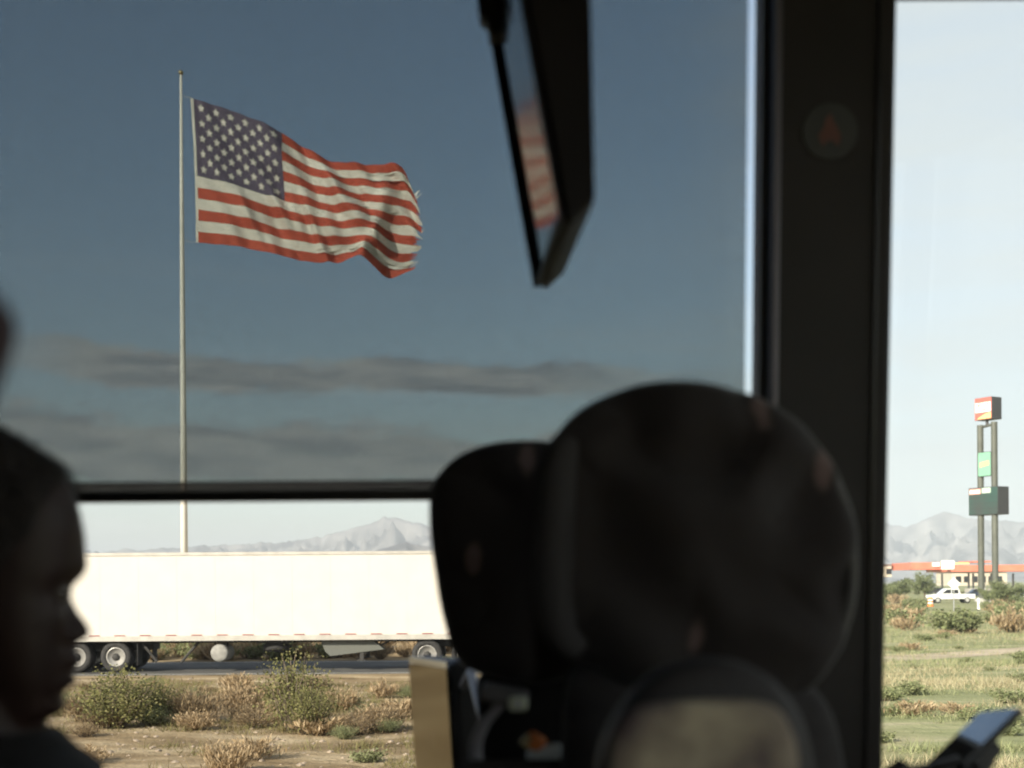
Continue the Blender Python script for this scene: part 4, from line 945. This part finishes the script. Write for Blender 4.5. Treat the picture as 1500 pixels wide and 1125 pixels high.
for b0_, b1_ in ((.955, 1.0), (0.0, .045)):
    MB().prism([s_(0.0, b0_), s_(1.0, b0_), s_(1.0, b1_), s_(0.0, b1_)], sN * (.009 if b0_ > .5 else .003)).build('bezel', M['plastic'], mon)
MB().prism([s_(.978, .05), s_(1.0, .05), s_(1.0, .95), s_(.978, .95)], sN * .005).build('bezel', M['plastic'], mon)
far0, far1 = nf[0] + E1 * LM, nf[1] + E1 * LM
fe = [pix(697, -20, 1.86), pix(703, 40, 1.86), pix(715, 47, 1.86), pix(717, 68, 1.86), pix(735, 70, 1.86), pix(742, 60, 1.86), pix(742, -20, 1.86)]
MB().prism(fe, (0, -.05, 0)).build('mount_bracket', mat('brown_black_plastic', (0.045, .038, .035), .5), mon, bevel=.004)
MB().box(tuple((nf[0] + nf[-1]) / 2 + Vector((0, .16, .2))), (.06, .12, .42)).build('ceiling_stem', M['plastic'], mon)

# ------------------------------------------------------------------ seats
def pad(outline, D, th, name, m, par, n=120, kf=14, wr=0.0, seed=0, edge=0.35, zoff=0.0, smooth=True):
    pts = catmull(outline, n); cx = sum(p[0] for p in pts) / len(pts); cy = sum(p[1] for p in pts) / len(pts)
    prof = []
    for k in range(kf + 1): s = math.sin(math.pi / 2 * k / kf); prof.append((s, -math.cos(math.pi / 2 * k / kf) ** edge if k < kf else 0.0))
    prof = prof[1:] + [(s, -d) for s, d in prof[-2:0:-1]]
    rings = []
    for s, d in prof:
        ring = []
        for (x, y) in pts:
            q = pix(cx + (x - cx) * s, cy + (y - cy) * s, D); w = 0
            if wr: w = wr * (mnoise.noise((q.x * 14, q.z * 14, seed)) + .8 * abs(mnoise.noise((q.x * 9 + q.z * 7, q.z * 9 - q.x * 6, seed + 4))) ) * (1 if d < 0 else .3)
            w += wr * .9 * (max(0, 1 - 5 * abs(mnoise.noise((q.x * 5 + q.z * 3, q.z * 5 - q.x * 4, seed + 9)))) ** 1.5) if d < 0 else 0
            q.y += d * th / 2 + w + zoff; ring.append(q)
        rings.append(ring)
    mb = MB(); mb.rings(rings); return mb.build(name, m, par, smooth=smooth)
big = [(812, 640), (850, 600), (905, 573), (965, 562), (1040, 566), (1105, 585), (1165, 622), (1212, 680), (1243, 748), (1253, 825), (1245, 900), (1216, 965), (1165, 1018), (1080, 1040), (960, 1030), (870, 985), (808, 940), (790, 880), (789, 760), (798, 680)]
SB = 1.46
s1 = thing('drivers_seat', (pix(1030, 1000, SB).x, SB, FL), 'driver\'s seat with large rounded black patterned headrest', 'seat')
loc = s1.location
def sp(px, py, D): return tuple(pix(px, py, D) - loc)
cl1 = seatcloth('black_cloth_with_motifs', [(sp(1105, 608, SB), R(70)), (sp(1196, 690, SB), R(10)), (sp(1012, 930, SB), R(-20))])
pad(big, SB, .15, 'headrest', cl1, s1, wr=.020, seed=2)
tb = catmull([(818, 640), (806, 690), (800, 780), (799, 860), (808, 925), (840, 955)], 40, closed=False)
mb = MB(); mb.tube([pix(a + 12, b, SB - .045) for a, b in tb], [.010 + .012 * math.sin(math.pi * i / (len(tb) - 1)) ** .5 for i in range(len(tb))], 12); mb.build('side_roll', mat('charcoal_roll_cloth', (0.034, .030, .030), .85), s1, smooth=True)  # side roll in a lighter grey than the headrest cloth
rimp = catmull([(1105, 590), (1165, 628), (1210, 684), (1240, 750), (1249, 825), (1241, 900), (1212, 965)], 48, closed=False)
mb = MB(); mb.tube([pix(a, b, SB - .03) for a, b in rimp], .006, 8); mb.build('piping', mat('grey_piping', (0.10, .095, .09), .7), s1, smooth=True)
bk = [(835, 985), (900, 960), (1010, 985), (1120, 985), (1190, 1010), (1225, 1100), (1240, 1300), (1245, 1500), (1030, 1530), (830, 1500), (822, 1300), (822, 1100)]
pad(bk, SB + .02, .14, 'backrest', mat('charcoal_seat_cloth', (0.034, .030, .030), .9, var=.25, scale=25), s1)
MB().box((s1.location.x + .02, SB + .0, FL + .42), (.40, .46, .14)).build('cushion', M['maroon'], s1, bevel=.04)
MB().box((s1.location.x + .02, SB, FL + .18), (.26, .30, .36)).build('pedestal', M['plastic'], s1, bevel=.02)
SB2 = 1.72
s2 = thing('jump_seat', (pix(740, 1000, SB2).x, SB2, FL), 'second seat with plain rounded black headrest left of the large one', 'seat')
loc = s2.location
cl2 = seatcloth('black_cloth_with_few_motifs', [(sp(772, 678, SB2), R(20)), (sp(696, 822, SB2), R(8))])
lft = [(634, 712), (660, 678), (700, 657), (750, 648), (810, 650), (870, 670), (900, 740), (905, 850), (880, 960), (800, 1000), (720, 990), (672, 966), (650, 905), (637, 830), (630, 765)]
pad(lft, SB2, .12, 'headrest', cl2, s2, wr=.010, seed=7)
pad([(705, 985), (780, 965), (900, 970), (980, 1010), (1000, 1200), (1000, 1440), (860, 1460), (720, 1440), (700, 1240), (700, 1060)], SB2 + .05, .10, 'backrest', M['shirt'], s2)
MB().box((s2.location.x + .05, SB2 - .05, FL + .40), (.36, .34, .12)).build('cushion', M['maroon'], s2, bevel=.04)
MB().box((s2.location.x + .05, SB2 - .05, FL + .17), (.2, .24, .34)).build('pedestal', M['plastic'], s2, bevel=.02)
SB3 = 1.12
s3 = thing('front_row_seat', (pix(1035, 1100, SB3).x, SB3, FL), 'seat back with dark domed top and mottled taupe cloth panel', 'seat')
dome = [(872, 1180), (878, 1100), (905, 1040), (950, 990), (1010, 966), (1070, 966), (1125, 992), (1162, 1040), (1180, 1100), (1186, 1180), (1190, 1400), (1188, 1700), (1030, 1740), (868, 1700), (866, 1400)]
pad(dome, SB3, .10, 'backrest', mat('black_seat_shell', (0.030, .026, .026), .7), s3, n=90)
pan = [(890, 1180), (893, 1100), (905, 1062), (930, 1038), (975, 1028), (1040, 1025), (1100, 1026), (1135, 1036), (1155, 1062), (1166, 1100), (1170, 1180), (1172, 1400), (1168, 1660), (1030, 1690), (894, 1660), (889, 1400)]
pad(pan, SB3 - .052, .04, 'cloth_panel', M['taupe'], s3, n=96, wr=.004, seed=5)
MB().box((s3.location.x, SB3 + .20, FL + .42), (.42, .40, .13)).build('cushion', M['maroon'], s3, bevel=.04)
for dx in (-.15, .15): MB().box((s3.location.x + dx, SB3 + .15, FL + .18), (.05, .30, .36)).build('leg', M['plastic'], s3)
ND = .58
s4 = thing('near_seat', (pix(-120, 500, ND).x, ND, FL), 'maroon headrest edge just showing above the passenger\'s hair', 'seat')
pad([(-10, 465), (-16, 435), (-46, 405), (-120, 390), (-240, 395), (-310, 430), (-325, 560), (-310, 700), (-250, 740), (-150, 745), (-90, 700), (-55, 600), (-24, 520)], ND, .10, 'headrest', M['maroon'], s4)
pad([(-110, 745), (-160, 735), (-240, 740), (-330, 800), (-360, 1100), (-360, 2200), (-200, 2400), (-70, 2200), (-70, 1500), (-74, 1100), (-78, 820)], ND + .01, .09, 'backrest', M['maroon'], s4, n=96)
for dx in (-.08, .03): MB().box((s4.location.x + dx, ND, FL + .25), (.03, .2, .5)).build('leg', M['plastic'], s4)

# ------------------------------------------------------------------ seat belt, bottle and odds and ends by the driver's window
CD2 = 1.60
bl = thing('seat_belt', tuple(pix(700, 1125, CD2)), 'grey seat belt webbing curving beside the outside mirror', 'seat belt')
path = catmull([(742, 1015), (728, 1038), (708, 1062), (697, 1092), (700, 1130), (712, 1190)], 30, closed=False)
mb = MB()
for i, (a, b) in enumerate(path):
    p = pix(a, b, CD2); mb.v += [p + Vector((-.008, -.004, 0.001)), p + Vector((.008, .006, 0.001)), p + Vector((.008, .008, -.001)), p + Vector((-.008, -.002, -.001))]
for i in range(len(path) - 1):
    for k in range(4): mb.f.append((4 * i + k, 4 * i + (k + 1) % 4, 4 * i + 4 + (k + 1) % 4, 4 * i + 4 + k))
mb.build('webbing', M['belt'], bl, smooth=True)
MB().box(tuple(pix(740, 1018, CD2 - .01)), (.055, .03, .022), Matrix.Rotation(R(12), 3, 'Y')).build('guide', mat('grey_plastic', (.12, .115, .12), .5), bl, bevel=.006)
tg = thing('belt_anchor', tuple(pix(759, 1031, CD2 - .03)), 'pale green plastic clip shining beside the seat belt', 'clip')
MB().box(tuple(pix(759, 1031, CD2 - .03)), (.022, .015, .017)).build('clip_body', M['mint'], tg, bevel=.005)
MB().cyl(tuple(pix(759, 1031, CD2 - .04)), tuple(pix(759, 1031, CD2 - .03)), .004, n=10).build('rivet', M['galv'], tg)
bt = thing('water_bottle', tuple(pix(790, 1105, 1.57)), 'pale bottle with an orange cap lying on the window ledge', 'bottle')
c0 = pix(772, 1112, 1.57); dr = Vector((1, 0, .16)).normalized()
MB().lathe(tuple(c0), dr, [(0, .006), (.004, .011), (.035, .0125), (.040, .011), (.045, .006)], 20).build('body', M['bottle_white'], bt, smooth=True)
c1 = pix(783, 1086, 1.57); MB().lathe(tuple(c1 - Vector((.004, 0, .008))), (.5, 0, .8), [(0, .009), (.002, .011), (.016, .011), (.018, .009)], 18).build('cap', M['orange'], bt, smooth=True)
c1 = pix(769, 1094, 1.57); MB().lathe(tuple(c1), (.6, 0, .7), [(0, .007), (.002, .009), (.012, .009), (.014, .006)], 18).build('neck', mat('pale_yellow_plastic', (.6, .5, .25), .5), bt, smooth=True)
lg = thing('ledge_tray', tuple(pix(780, 1135, 1.58)), 'dark tray under the bottle by the side window', 'tray')
MB().box(tuple(pix(765, 1132, 1.58)), (.13, .07, .012)).build('base', M['plastic_gloss'], lg, bevel=.003)
MB().box(tuple(pix(765, 1127, 1.55)), (.13, .006, .022)).build('rim', M['plastic'], lg, bevel=.002)
MB().box((pix(765, 1132, 1.58).x, 1.60, (FL + pix(765, 1138, 1.58).z) / 2), (.05, .05, pix(765, 1138, 1.58).z - FL)).build('stand', M['plastic'], lg)

# ------------------------------------------------------------------ phone on its mount
PDn = 1.62
A = pix(1413, 1119, PDn); B = pix(1496, 1037, PDn + .05)
ph = thing('phone', tuple(A), 'phone with a blue-grey sky reflection on the dashboard mount', 'phone')
q1 = (B - A); q2 = (Vector((-.10, 1, .05)) - q1 * (Vector((-.10, 1, .05)).dot(q1) / q1.dot(q1))).normalized() * .072
qn = q1.cross(q2).normalized()
if qn.z < 0: qn = -qn
MB().prism([A - q1 * .04, B + q1 * .02, B + q1 * .02 + q2, A - q1 * .04 + q2], -qn * .009).build('body', M['plastic_gloss'], ph, bevel=.004)
MB().prism([A + q1 * .01 + q2 * .04 + qn * .0012, B - q1 * .01 + q2 * .04 + qn * .0012, B - q1 * .01 + q2 * .96 + qn * .0012, A + q1 * .01 + q2 * .96 + qn * .0012], -qn * .0008).build('screen', M['phone_screen'], ph)
pm = thing('phone_mount', tuple(pix(1440, 1160, PDn)), 'black clamp mount holding the phone over the dashboard', 'phone mount')
cen = (A + B) / 2 + q2 * .5 - qn * .02
MB().prism([A + q1 * .2 + q2 * .2 - qn * .0105, A + q1 * .62 + q2 * .2 - qn * .0105, A + q1 * .62 + q2 * .8 - qn * .0105, A + q1 * .2 + q2 * .8 - qn * .0105], -qn * .022).build('cradle', M['plastic'], pm, bevel=.004)
MB().tube([cen - qn * .01, pix(1430, 1128, PDn + .04), pix(1425, 1160, PDn + .04), (pix(1425, 1160, PDn).x, PDn + .04, H - .37)], .014, 10).build('stalk', M['plastic'], pm, smooth=True)
MB().tube([pix(1408, 1122, PDn + .02), pix(1370, 1128, PDn + .03), pix(1335, 1132, PDn + .03), pix(1318, 1124, PDn + .03), pix(1300, 1134, PDn + .03)], [.013, .010, .009, .011, .008], 10).build('side_arm', M['plastic'], pm, smooth=True)

# ------------------------------------------------------------------ the passenger
PD = 1.27; S_ = F / PD          # pixels per metre at the passenger
prof_f = [(612, -75), (622, -30), (640, 10), (660, 44), (690, 86), (712, 104), (745, 116), (780, 124), (815, 127), (832, 128), (844, 121), (860, 106), (874, 104), (890, 111), (908, 124), (920, 132), (928, 133), (936, 126), (943, 113), (952, 112), (963, 120), (973, 119), (981, 111), (987, 106), (994, 114), (1001, 113), (1008, 101), (1016, 93), (1027, 97), (1038, 95), (1048, 84), (1058, 58)]
base_f = [(612, -75), (622, -30), (640, 10), (660, 44), (690, 86), (712, 104), (745, 114), (780, 118), (836, 112), (870, 98), (900, 96), (940, 95), (980, 90), (1016, 84), (1040, 80), (1050, 70), (1058, 52)]
back_x = [(612, -80), (622, -118), (640, -150), (680, -180), (740, -196), (800, -194), (860, -178), (920, -150), (980, -122), (1058, -108)]
half_w = [(612, .008), (622, .033), (640, .050), (680, .067), (740, .076), (800, .077), (860, .074), (920, .069), (980, .060), (1020, .050), (1050, .042), (1058, .040)]
HL = Vector((ray(-20, 900).x, 1, 0)).normalized()      # the passenger's head is turned a little away
per = thing('person', (pix(-60, 1000, PD).x, PD, FL + .45), 'short-haired passenger in a black shirt, in dark profile, looking right', 'person')
ploc = per.location
def headrings(grow=0.0, y0=612, y1=1058, step=4, N=72):
    rings = []
    y = y0
    while y <= y1:
        xf, xb, bf, hw = sinterp(prof_f, y), sinterp(back_x, y), interp(base_f, y), sinterp(half_w, y) + grow
        xf, bf, xb = xf + grow * S_, bf + grow * S_, xb - grow * S_
        delta = xf - bf; cx = (bf + xb) / 2 + 18; ring = []
        sig = .016 if 850 < y < 950 else .024
        if 895 < y < 940: sig = .014 + .008 * math.exp(-((y - 932) / 9) ** 2)
        for k in range(N):
            a = 2 * math.pi * k / N; ca_, sa_ = math.cos(a), math.sin(a)
            X = cx + (bf - cx) * (abs(ca_) ** .85) * (1 if ca_ > 0 else 0) - (cx - xb) * (abs(ca_) ** .9) * (1 if ca_ < 0 else 0)
            Yl = hw * (abs(sa_) ** .9) * (1 if sa_ > 0 else -1)
            if ca_ > 0:
                X += delta * math.exp(-(Yl / sig) ** 2)
                if 835 < y < 900: X -= 9 * math.exp(-((abs(Yl) - .032) / .014) ** 2 - ((y - 866) / 14) ** 2)
                X += 7 * math.exp(-((abs(Yl) - .042) / .016) ** 2 - ((y - 905) / 20) ** 2)
            ring.append(pix(X, y, PD) + HL * Yl)
        rings.append(ring); y += step
    return rings
_rc = Vector((pix(-30, 1000, PD).x, PD, 0)); _rm = Matrix.Rotation(-math.atan2(HL.x, HL.y), 3, 'Z')
def RT(v): v = Vector(v); return _rm @ (v - _rc) + _rc
def ell(c, rx, ry, N=32): return [RT(p) for p in ell0(c, rx, ry, N)]
def ell0(c, rx, ry, N=32): return [Vector((c[0] + rx * math.cos(2 * math.pi * k / N), c[1] + ry * math.sin(2 * math.pi * k / N), c[2])) for k in range(N)]
def pz(y): return pix(0, y, PD).z
def pxx(x): return pix(x, 1000, PD).x
neck = lambda: None
zs = [(1000, -20, 65, .058), (1060, -30, 70, .060), (1090, -42, 82, .066), (1120, -55, 112, .10)]
body = MB(); body.rings(headrings())
nr_ = [ell((pxx(-22), PD, pz(985)), .062, .056), ell((pxx(-30), PD, pz(1060)), .060, .058), ell((pxx(-42), PD, pz(1105)), .066, .066)]
TOR = [(1098, -55, .075, .09), (1118, -52, .086, .15), (1145, -46, .100, .195), (1200, -38, .122, .212), (1300, -30, .138, .205), (1450, -45, .135, .185), (1600, -60, .130, .172), (1750, -70, .135, .178), (1860, -72, .140, .185), (1940, -70, .13, .18)]
def torso(g): return [ell((pxx(x), PD, pz(y)), rx + g, ry + g, 40) for y, x, rx, ry in TOR]
body.rings(nr_); body.rings(torso(0))
seat_z = pz(1940)
def limb(mb, pts, rs, n=14): mb.tube([RT(p) for p in pts], rs, n)
sh = {}
def arms(mb, g, hand=True, sleeve=1.0):
    for s in (-1, 1):
        shd = Vector((pxx(-32), PD + s * .185, pz(1165))); elb = shd + Vector((.07, s * .05, -.29)); wri = elb + Vector((.23, -s * .09, -.06))
        limb(mb, [shd, shd.lerp(elb, .5), elb, elb.lerp(wri, .3), elb.lerp(wri, .75), wri], [.062 + g, .052 + g, .044 + g, .045 + g, .034 + g, .028 + g])
        if hand:
            d = (wri - elb).normalized(); sd_ = Vector((0, 1, 0)) * s; dn = Vector((0, 0, -1))
            palm = wri + d * .055; limb(mb, [wri, wri + d * .03, palm, wri + d * .09], [.026, .032, .034, .026], 10)
            for k, (o, l) in enumerate(((-.028, .066), (-.010, .075), (.009, .070), (.026, .055))):
                b0 = wri + d * .082 + Vector((0, 1, 0)) * o; limb(mb, [b0, b0 + d * l * .45 + dn * .004, b0 + d * l * .75 + dn * .016, b0 + d * l * .9 + dn * .032], [.0095, .009, .0085, .007], 8)
            b0 = wri + d * .03 - sd_ * .026; limb(mb, [b0, b0 - sd_ * .022 + d * .022, b0 - sd_ * .028 + d * .05 + dn * .008], [.012, .0105, .008], 8)
def legs(mb, g, foot=True):
    for s in (-1, 1):
        hip = Vector((pxx(-60), PD + s * .09, seat_z + .07)); kn = hip + Vector((.43, s * .05, .0)); an = Vector((kn.x - .02, kn.y, FL + .09))
        limb(mb, [hip, hip.lerp(kn, .5), kn], [.085 + g, .074 + g, .056 + g]); limb(mb, [kn + Vector((0, 0, .01)), kn.lerp(an, .35), an], [.056 + g, .054 + g, .036 + g])
        if foot: limb(mb, [an + Vector((-.05, 0, -.05)), an + Vector((.05, 0, -.05)), an + Vector((.18, 0, -.06))], [.038, .042, .028], 10)
arms(body, 0); legs(body, 0)
for s in (-1, 1):       # ears
    ec = Vector((pxx(-38), PD, pz(888))) + HL * (s * .074); body.rings([[ec + Vector((math.cos(a) * r_ * .55 + (-.004), s * h, math.sin(a) * r_)) for a in [2 * math.pi * k / 16 for k in range(16)]] for h, r_ in ((-.01, .026), (.006, .031), (.014, .030), (.016, .024))])
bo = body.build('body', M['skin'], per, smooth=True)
rm = bo.modifiers.new('remesh', 'REMESH'); rm.mode = 'VOXEL'; rm.voxel_size = .0032; rm.use_smooth_shade = True
sm = bo.modifiers.new('smooth', 'SMOOTH'); sm.factor = .5; sm.iterations = 1
hr = MB(); rr_ = headrings(.006, 612, 900, 5, 72); rings2 = []
for ring, y in zip(rr_, range(612, 905, 5)):
    out = []
    for p in ring:
        front = 750 + (p.x) / p.y * F
        lim = interp([(612, 200), (690, 90), (712, 100), (725, 70), (760, 45), (800, 20), (850, -25), (900, -45)], y)      # hairline in profile
        if front > lim and y > 690:
            k = min(1, (front - lim) / 40); c_ = Vector((pxx(-40), PD, p.z)); p = p.lerp(c_, .04 + .10 * k)
        w = .005 * mnoise.noise(p * 55) + .003 * mnoise.noise(p * 140)
        out.append(p + (p - Vector((pxx(-40), PD, p.z))).normalized() * w)
    rings2.append(out)
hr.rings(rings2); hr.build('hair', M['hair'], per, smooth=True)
tf = MB(); rt = random.Random(3)
for k in range(1500):
    y = rt.uniform(622, 735); a = rt.gauss(0, .9); ring = rr_[int((y - 612) / 5)]; p = ring[int((a / (2 * math.pi)) * 72) % 72]
    if 750 + p.x / PD * F > 112: continue
    d = Vector((rt.uniform(.1, 1), rt.gauss(0, .5), rt.uniform(.1, 1))).normalized(); l = rt.uniform(.006, .016); w = Vector((0, .0008, 0)) + Vector((.0006, 0, -.0006))
    q = p - d * .006
    tf.add([q - w, q + w, q + d * l], [(0, 1, 2)])
tf.build('hair_strands', M['hair'], per, kind='stuff')
for s in (-1, 1):
    e_ = pix(84, 868, PD) + HL * (s * .031); MB().lathe(tuple(e_), (HL.y, -HL.x, 0), [(-.011, .002), (-.008, .008), (0, .0115), (.008, .008), (.0112, .002)], 14).build('eye', mat('eye', (.10, .08, .07), .3), per, smooth=True)
shb = MB(); shb.rings(torso(.013)[1:]); arms(shb, .012, hand=False)
shb.rings([ell((pxx(-38), PD, pz(1068)), .076, .074, 40), ell((pxx(-38), PD, pz(1098)), .092, .105, 40), ell((pxx(-36), PD, pz(1130)), .118, .185, 40)])
chest = [ell((pxx(-20), PD, pz(1085)), .040, .05, 30), ell((pxx(-6), PD, pz(1110)), .055, .11, 30), ell((pxx(20), PD, pz(1150)), .070, .16, 30), ell((pxx(40), PD, pz(1260)), .09, .17, 30), ell((pxx(10), PD, pz(1420)), .10, .16, 30)]
shb.rings(chest)
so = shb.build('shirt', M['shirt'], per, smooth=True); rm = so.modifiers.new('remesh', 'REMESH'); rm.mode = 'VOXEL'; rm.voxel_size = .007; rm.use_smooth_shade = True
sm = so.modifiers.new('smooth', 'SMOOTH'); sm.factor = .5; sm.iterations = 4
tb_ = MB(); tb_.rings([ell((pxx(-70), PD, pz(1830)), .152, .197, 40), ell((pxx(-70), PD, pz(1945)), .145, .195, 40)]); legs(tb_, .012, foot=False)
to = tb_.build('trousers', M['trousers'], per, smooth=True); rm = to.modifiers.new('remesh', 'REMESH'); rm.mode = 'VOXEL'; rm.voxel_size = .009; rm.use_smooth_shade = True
ps = thing('passenger_seat', (pxx(-80), PD, FL), 'seat carrying the passenger in the black shirt', 'seat')
MB().box((pxx(-80) + .12, PD + .05, seat_z - .075), (.50, .48, .12)).build('cushion', M['maroon'], ps, bevel=.03)
MB().box((pxx(-80) - .24, PD, seat_z + .22), (.10, .46, .72), Matrix.Rotation(R(-8), 3, 'Y')).build('backrest', M['maroon'], ps, bevel=.04)
for dy in (-.18, .18): MB().box((pxx(-80) + .1, PD + dy, (FL + seat_z - .13) / 2), (.36, .04, seat_z - .13 - FL)).build('leg', M['plastic'], ps)

# ------------------------------------------------------------------ haze
hz = MB().box((0, 0, 144), (29000, 29000, 296)); hm = bpy.data.materials.new('haze_air'); hm.use_nodes = True; t = hm.node_tree
t.nodes.remove(t.nodes['Principled BSDF']); pv = t.nodes.new('ShaderNodeVolumePrincipled'); pv.inputs['Color'].default_value = (0.86, 0.93, 1.0, 1); pv.inputs['Density'].default_value = 0.00023; pv.inputs['Anisotropy'].default_value = 0.0
t.links.new(pv.outputs[0], t.nodes['Material Output'].inputs['Volume'])
hm.cycles.homogeneous_volume = True
ho = hz.build('haze', hm); P(ho, 'thin pale haze filling the air over the desert', 'haze', kind='stuff')
